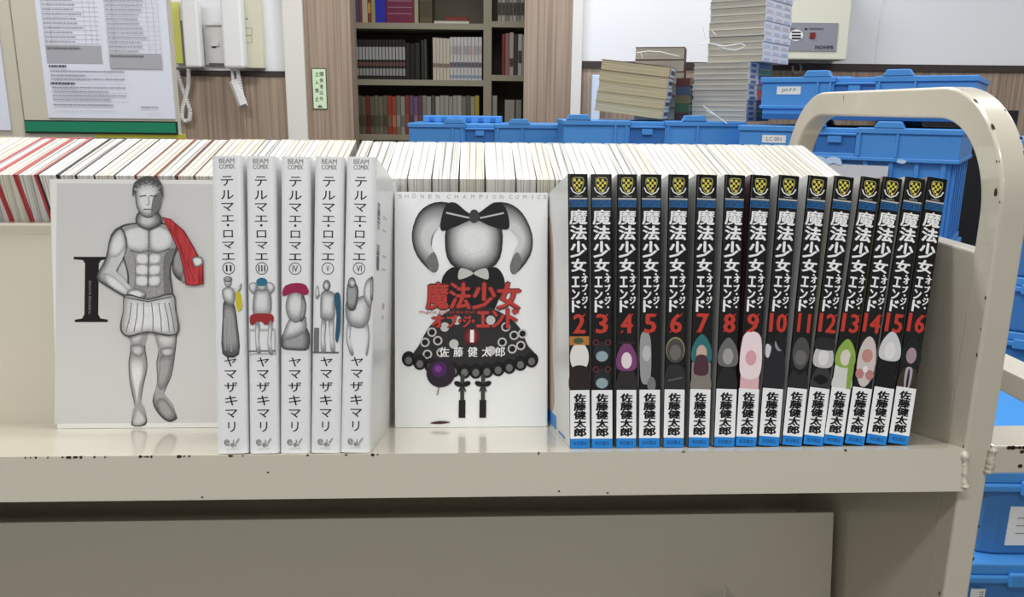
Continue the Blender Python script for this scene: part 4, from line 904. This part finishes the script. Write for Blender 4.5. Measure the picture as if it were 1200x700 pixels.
m = MB(); m.box(*wbox(248, 50, 256, 54, WY-.018, WY-.012), WP); m.box(*wbox(248, 54.5, 253, 56, WY-.015, WY-.012), DGREY); child(m, 'rocker', sw)
# green-white notice on the door panel
sg = thing('door_sign', 'small pale green vertical notice with black characters on the wood door panel', 'sign', T(at(374, 104, WY).x, WY-.012, at(374, 128, WY).z)); bpy.context.view_layer.update()
m = MB(); a, b = wbox(367, 80, 382, 128, WY-.015, WY-.012); m.box(a, b, flat('#33443a')); a2, b2 = wbox(367.8, 81, 381.2, 127.2, WY-.0155, WY-.015); m.box(a2, b2, flat('#cfe3c0')); child(m, 'board', sg)
m = MB(); q = Pen(m, T(0, WY-.0157, 0))
def wp(x, y): p = at(x, y, WY-.0155); return p.x, p.z
for chs, cx, y0, st in (('関係者以外', 376.8, 84.5, 7.2), ('立入禁止', 371.4, 84.5, 9.6)):
    for k, ch in enumerate(chs):
        a, b = wp(cx-2.1, y0+st*k+5), wp(cx+2.1, y0+st*k); q.text(ch, a[0], a[1], b[0], b[1], INK, .02)
a, b = wp(372, 126), wp(378, 123); q.curve([(a[0], a[1]), ((a[0]+b[0])/2, b[1]), (b[0], a[1])], MGREY); child(m, 'lettering', sg)
# alarm panel
ap = thing('alarm_panel', 'cream wall alarm box with grey face plate, speaker grille and red lamp', 'alarm panel', T(at(940, 30, WY).x, WY, at(940, 70, WY).z)); bpy.context.view_layer.update()
m = MB(); m.box(*wbox(872, -40, 1003, 69, WY-.12, WY), mat('cream_box_paint', '#dcdac9', .4, .4)); child(m, 'housing', ap, .004)
m = MB(); m.box(*wbox(905, 27, 983, 59.5, WY-.123, WY-.12), mat('grey_face_plate', '#8d8e98', .4, .4)); fp = child(m, 'face_plate', ap)
m = MB(); q = Pen(m, T(0, WY-.1232, 0), None, .0006)
def wq(x, y): p = at(x, y, WY-.123); return p.x, p.z
def qr(x0, y0, x1, y1, mm): a, b = wq(x0, y1), wq(x1, y0); q.rect(a[0], a[1], b[0], b[1], mm)
a = wq(933, 41.5); q.ell(a[0], a[1], .025, .020, PAPER)
for y in (38, 41.5, 45): qr(927.5, y-.8, 938.5, y+.8, INK)
child(m, 'speaker_grille', fp); m = MB(); q = Pen(m, T(0, WY-.1232, 0), None, .0006)
qr(943, 33, 946, 35, INK); qr(924, 33, 932, 34.2, MGREY); qr(948, 32.8, 965, 34, MGREY)
a, b = wq(955, 57), wq(976, 53.5); q.text('NOHMI', a[0], a[1], b[0], b[1], flat('#33343c'), .03); child(m, 'lettering', fp)
m = MB(); m.box(*wbox(949, 38, 956, 45, WY-.127, WY-.123), mat('red_lamp', '#7d1f22', .3)); child(m, 'lamp', ap, .001)
m = MB(); hk = [at(929, 77, WY-.05), at(929, 83, WY-.05), at(932, 86, WY-.05), at(937, 85, WY-.05), at(939, 79, WY-.05), at(937, 75, WY-.05)]; m.tube(hk, .004, mat('grey_cable', '#8d8d8d', .5), 6); child(m, 'cable_loop', ap)
# white strip leaning by the right casing
m = MB(); a, b = at(692, 155, WY-.06), at(704, 88, WY-.06); m.box((a.x, WY-.07, 0), (b.x, WY-.012, b.z), mat('pale_blue_board', '#c9d6ea', .5)); o = m.build('leaning_board', bevel=.002); tag(o, 'narrow pale blue-white board standing against the wainscot beside the door casing', 'board')

# ------------------------------------------------------------------ partition with the posted papers
BY = 1.9
BE = mat('beige_steel_panel', '#c3bcac', .45, .4)
pt = thing('partition_board', 'beige partition board with green bottom strip, holding the printed table sheet', 'partition', T(at(120, 100, BY).x, BY, 0)); bpy.context.view_layer.update()
a, b = at(30.5, 158, BY), at(208.5, 158, BY)
m = MB(); m.box((a.x, BY, .75), (b.x, BY+.025, 2.0), BE); child(m, 'panel', pt, .003)
g0, g1 = at(32, 156, BY), at(208, 142.5, BY)
m = MB(); m.box((g0.x, BY-.006, g0.z), (g1.x, BY, g1.z), mat('dark_edge', '#15241d', .5)); m.box((g0.x+.002, BY-.009, g0.z+.004), (g1.x-.002, BY-.006, g1.z-.003), mat('green_strip', '#0f7a58', .4)); child(m, 'green_strip', pt)
y0, y1 = at(112, 165, BY), at(212, 157.5, BY)
m = MB(); m.box((y0.x, BY-.002, y0.z), (y1.x, BY+.03, y1.z), mat('yellow_green_rail', '#b8b43a', .4)); child(m, 'yellow_rail', pt)
m = MB()
for x in (a.x+.05, b.x-.05): m.box((x-.015, BY+.002, .02), (x+.015, BY+.023, .76), SHELFM); m.box((x-.02, BY-.2, 0), (x+.02, BY+.22, .022), SHELFM)
child(m, 'foot', pt, .002)
p3 = thing('partition_board', 'beige partition board at the far left edge with blank paper', 'partition', T(at(10, 100, BY).x, BY+.01, 0)); bpy.context.view_layer.update()
m = MB(); m.box((a.x-.6, BY+.004, .75), (a.x-.004, BY+.028, 2.0), BE); child(m, 'panel', p3, .003)
m = MB()
for x in (a.x-.1, a.x-.5): m.box((x-.015, BY+.006, .02), (x+.015, BY+.026, .76), SHELFM); m.box((x-.02, BY-.2, 0), (x+.02, BY+.22, .022), SHELFM)
child(m, 'foot', p3, .002)
PAP = mat('white_printer_paper', '#d6d8e4', .6, .3)
p0, p1 = at(57.5, 138, BY), at(206, 138, BY)
m = MB(); m.box((p0.x, BY-.0025, p0.z), (p1.x, BY-.0005, p0.z+.42), PAP)
q = Pen(m, T(0, BY-.0026, 0), None, .0002); rnd = random.Random(2)
pw = p1.x-p0.x; sc = pw/148.0
def pp(x, y): return p0.x+x*sc, p0.z+(138-y)*sc*1.0
def pr(x0, y0, x1, y1, mm): a, b = pp(x0, y1), pp(x1, y0); q.rect(a[0], a[1], b[0], b[1], mm)
TXT = flat('#8d8c98'); TXD = flat('#4a4950')
def words(x0, x1, y, h, mm):
    """rows of unreadably small characters as the photo shows them"""
    x = x0
    while x < x1:
        w = rnd.uniform(1.2, 3.4); pr(x, y-h/2, min(x+w, x1), y+h/2, mm); q.k -= 1; x += w+rnd.uniform(.3, .9)
    q.k += 1
for (c0, c1, yt, yb, gy0, gy1) in ((6, 70, -60, 60, 57, 77), (78, 138, -60, 67, 65, 82)):
    pr(c0, gy0, c1, gy1, flat('#a6a5ab'))
    for y in range(-60, gy0-1, 5):
        pr(c0, y, c1, y+.4, LGREY); q.k -= 1
        words(c0+1, c0+44+rnd.uniform(-12, 2), y+2.6, 1.7, flat('#a3a2ac')); q.k -= 1
    for x in (c0, c0+8, c0+47, c0+54, c0+60): pr(x, -60, x+.4, gy0, LGREY); q.k -= 1
    q.k += 3
    words(c0+2, c0+40, gy0+3, 1.6, MGREY)
pr(78, 0, 138, 2.5, DGREY)
TXT = flat('#9796a2')
for y, x1, mm, h in ((80, 28, TXD, 3), (85.5, 94, TXT, 2), (90, 50, TXT, 2), (94, 94, TXT, 2), (99, 36, TXD, 3), (103.5, 94, TXT, 2), (108, 74, TXT, 2), (112.5, 94, TXT, 2), (117, 76, TXT, 2), (123, 78, TXT, 2.2)): words(8 if h == 3 else 9, x1, y, h*.8, mm)
words(110, 130, 125, 1.8, TXT)
o = m.build('posted_sheet'); tag(o, 'printed white sheet with two grey tables posted on the partition board', 'paper')
c0, c1 = at(-60, 152, BY), at(12.5, 152, BY)
m = MB(); m.box((c0.x, BY+.001, c0.z), (c1.x, BY+.0035, c0.z+.42), PAP); o = m.build('posted_sheet'); tag(o, 'blank part of a white sheet cut by the left edge of the photo', 'paper')

# ------------------------------------------------------------------ bookcase in the dark room behind the doorway
KY = 3.72; KD = .30
bc = thing('bookcase', 'dim olive steel bookcase with two bays seen through the doorway', 'bookcase', T(at(510, 100, KY).x, KY, 0)); bpy.context.view_layer.update()
xa, xm, xm2, xb = at(404, 80, KY).x, at(566.5, 80, KY).x, at(576, 80, KY).x, at(680, 80, KY).x
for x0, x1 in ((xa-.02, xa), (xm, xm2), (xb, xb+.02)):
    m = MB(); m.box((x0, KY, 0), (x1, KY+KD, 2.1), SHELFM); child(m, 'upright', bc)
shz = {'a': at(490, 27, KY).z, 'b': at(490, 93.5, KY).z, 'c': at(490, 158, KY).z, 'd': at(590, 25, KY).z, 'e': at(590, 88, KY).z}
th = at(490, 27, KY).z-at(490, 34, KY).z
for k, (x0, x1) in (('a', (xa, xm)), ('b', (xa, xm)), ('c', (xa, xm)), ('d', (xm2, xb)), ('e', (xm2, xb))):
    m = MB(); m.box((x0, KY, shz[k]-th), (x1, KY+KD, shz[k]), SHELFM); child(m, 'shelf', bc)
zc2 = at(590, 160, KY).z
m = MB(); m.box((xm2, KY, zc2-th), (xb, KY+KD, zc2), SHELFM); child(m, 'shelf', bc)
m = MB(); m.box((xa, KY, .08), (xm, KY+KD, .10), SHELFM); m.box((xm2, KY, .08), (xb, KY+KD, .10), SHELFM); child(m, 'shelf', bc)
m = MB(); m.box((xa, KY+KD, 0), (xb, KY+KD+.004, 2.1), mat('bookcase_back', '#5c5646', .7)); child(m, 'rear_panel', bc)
def sbook(px0, px1, pyt, shelf, col, band=None, lab='', lean=0.0, d=.13, group=None, y0=.02):
    z0 = shz[shelf] if isinstance(shelf, str) else shelf
    a, b = at(px0, 60, KY+y0), at(px1, 60, KY+y0); H = at(px0, pyt, KY+y0).z-z0; t = b.x-a.x-.0006
    M = T((a.x+b.x)/2, KY+y0, z0) @ R(lean, 'Y') @ T(0, 0, abs(math.sin(lean))*t/2)
    o = thing('shelved_book', lab, 'book', M, group)
    m = MB(); cover_mesh(m, t, d, H, min(.003, t*.2), flat(col), c=.0008)
    p = Pen(m, None, None, .0002)
    for (f0, f1, cc) in (band or []): p.rect(-t*.42, H*f0, t*.42, H*f1, flat(cc))
    m.build('cover', o); m = MB(); pages_mesh(m, t, d, H, min(.003, t*.2), PAGE2, c=.0009, inset=.001); m.build('page_block', o)
def row(lst, shelf, group, desc, **kw):
    for k, (x0, x1, yt, col, band) in enumerate(lst):
        side = '%sfrom the left on %s' % ((nth[k] if k else 'first '), desc)
        sbook(x0, x1, yt, shelf, col, band, 'dim shelved book, %s' % side, group=group, **kw)
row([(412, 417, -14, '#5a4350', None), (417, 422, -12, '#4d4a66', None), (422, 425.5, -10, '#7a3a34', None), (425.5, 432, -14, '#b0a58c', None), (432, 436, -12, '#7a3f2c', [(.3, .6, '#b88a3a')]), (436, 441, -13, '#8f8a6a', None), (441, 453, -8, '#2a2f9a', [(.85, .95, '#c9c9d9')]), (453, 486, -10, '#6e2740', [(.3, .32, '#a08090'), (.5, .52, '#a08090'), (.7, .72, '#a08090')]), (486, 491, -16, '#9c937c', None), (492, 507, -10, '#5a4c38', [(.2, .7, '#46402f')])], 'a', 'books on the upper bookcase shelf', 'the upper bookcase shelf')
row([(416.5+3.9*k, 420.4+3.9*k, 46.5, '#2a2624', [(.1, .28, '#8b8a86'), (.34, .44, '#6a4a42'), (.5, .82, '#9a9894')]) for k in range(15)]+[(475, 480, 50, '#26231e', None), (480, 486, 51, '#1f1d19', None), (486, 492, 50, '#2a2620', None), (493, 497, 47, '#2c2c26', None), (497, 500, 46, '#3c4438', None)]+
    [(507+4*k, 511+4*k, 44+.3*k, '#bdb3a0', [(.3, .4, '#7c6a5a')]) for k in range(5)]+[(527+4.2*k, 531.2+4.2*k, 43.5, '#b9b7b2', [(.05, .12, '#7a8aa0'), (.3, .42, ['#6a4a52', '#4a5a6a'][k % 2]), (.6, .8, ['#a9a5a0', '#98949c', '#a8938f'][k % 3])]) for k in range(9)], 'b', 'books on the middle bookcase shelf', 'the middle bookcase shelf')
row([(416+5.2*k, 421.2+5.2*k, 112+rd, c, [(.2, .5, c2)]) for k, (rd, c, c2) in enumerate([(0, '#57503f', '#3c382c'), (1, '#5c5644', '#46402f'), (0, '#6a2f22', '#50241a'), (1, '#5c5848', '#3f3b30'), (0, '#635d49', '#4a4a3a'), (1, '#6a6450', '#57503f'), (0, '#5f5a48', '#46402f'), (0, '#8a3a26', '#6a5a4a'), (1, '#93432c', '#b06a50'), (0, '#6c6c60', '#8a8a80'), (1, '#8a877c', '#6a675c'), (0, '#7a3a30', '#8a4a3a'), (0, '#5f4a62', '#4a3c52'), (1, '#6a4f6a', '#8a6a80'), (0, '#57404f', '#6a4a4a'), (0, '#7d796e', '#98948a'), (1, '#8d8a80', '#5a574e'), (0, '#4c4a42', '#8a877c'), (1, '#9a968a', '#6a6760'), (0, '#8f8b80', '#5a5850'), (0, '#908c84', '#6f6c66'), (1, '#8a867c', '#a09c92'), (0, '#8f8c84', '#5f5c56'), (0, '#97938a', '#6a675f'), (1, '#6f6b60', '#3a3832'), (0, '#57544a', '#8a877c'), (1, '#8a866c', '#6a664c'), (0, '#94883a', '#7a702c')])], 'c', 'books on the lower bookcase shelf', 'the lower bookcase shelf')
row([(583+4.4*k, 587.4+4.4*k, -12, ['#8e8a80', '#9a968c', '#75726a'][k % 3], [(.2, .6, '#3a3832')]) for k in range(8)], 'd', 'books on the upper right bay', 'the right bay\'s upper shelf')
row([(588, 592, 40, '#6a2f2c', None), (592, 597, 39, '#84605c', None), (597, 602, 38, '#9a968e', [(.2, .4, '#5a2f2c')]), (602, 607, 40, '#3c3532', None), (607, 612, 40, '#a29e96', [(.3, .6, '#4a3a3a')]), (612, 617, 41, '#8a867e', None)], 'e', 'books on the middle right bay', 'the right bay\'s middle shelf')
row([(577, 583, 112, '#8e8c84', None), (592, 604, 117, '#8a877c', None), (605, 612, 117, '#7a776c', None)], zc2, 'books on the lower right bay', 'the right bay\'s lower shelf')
for px0, px1, z0, t, c, lab in ((492, 530, 0, .014, '#8a877a', 'dim pale book lying flat on the upper bookcase shelf'), (505, 528, .0145, .016, '#7a2f26', 'dim red book lying flat on top of the pale one')):
    a, b = at(px0+16, 25, KY+.03), at(px1+20, 25, KY+.03)
    M = T(b.x, KY+.03, shz['a']+z0)
    lying(M, b.x-a.x, .12, t, PAGE2 if z0 == 0 else flat(c), flat(c), [], lab, 'books lying on the upper shelf')
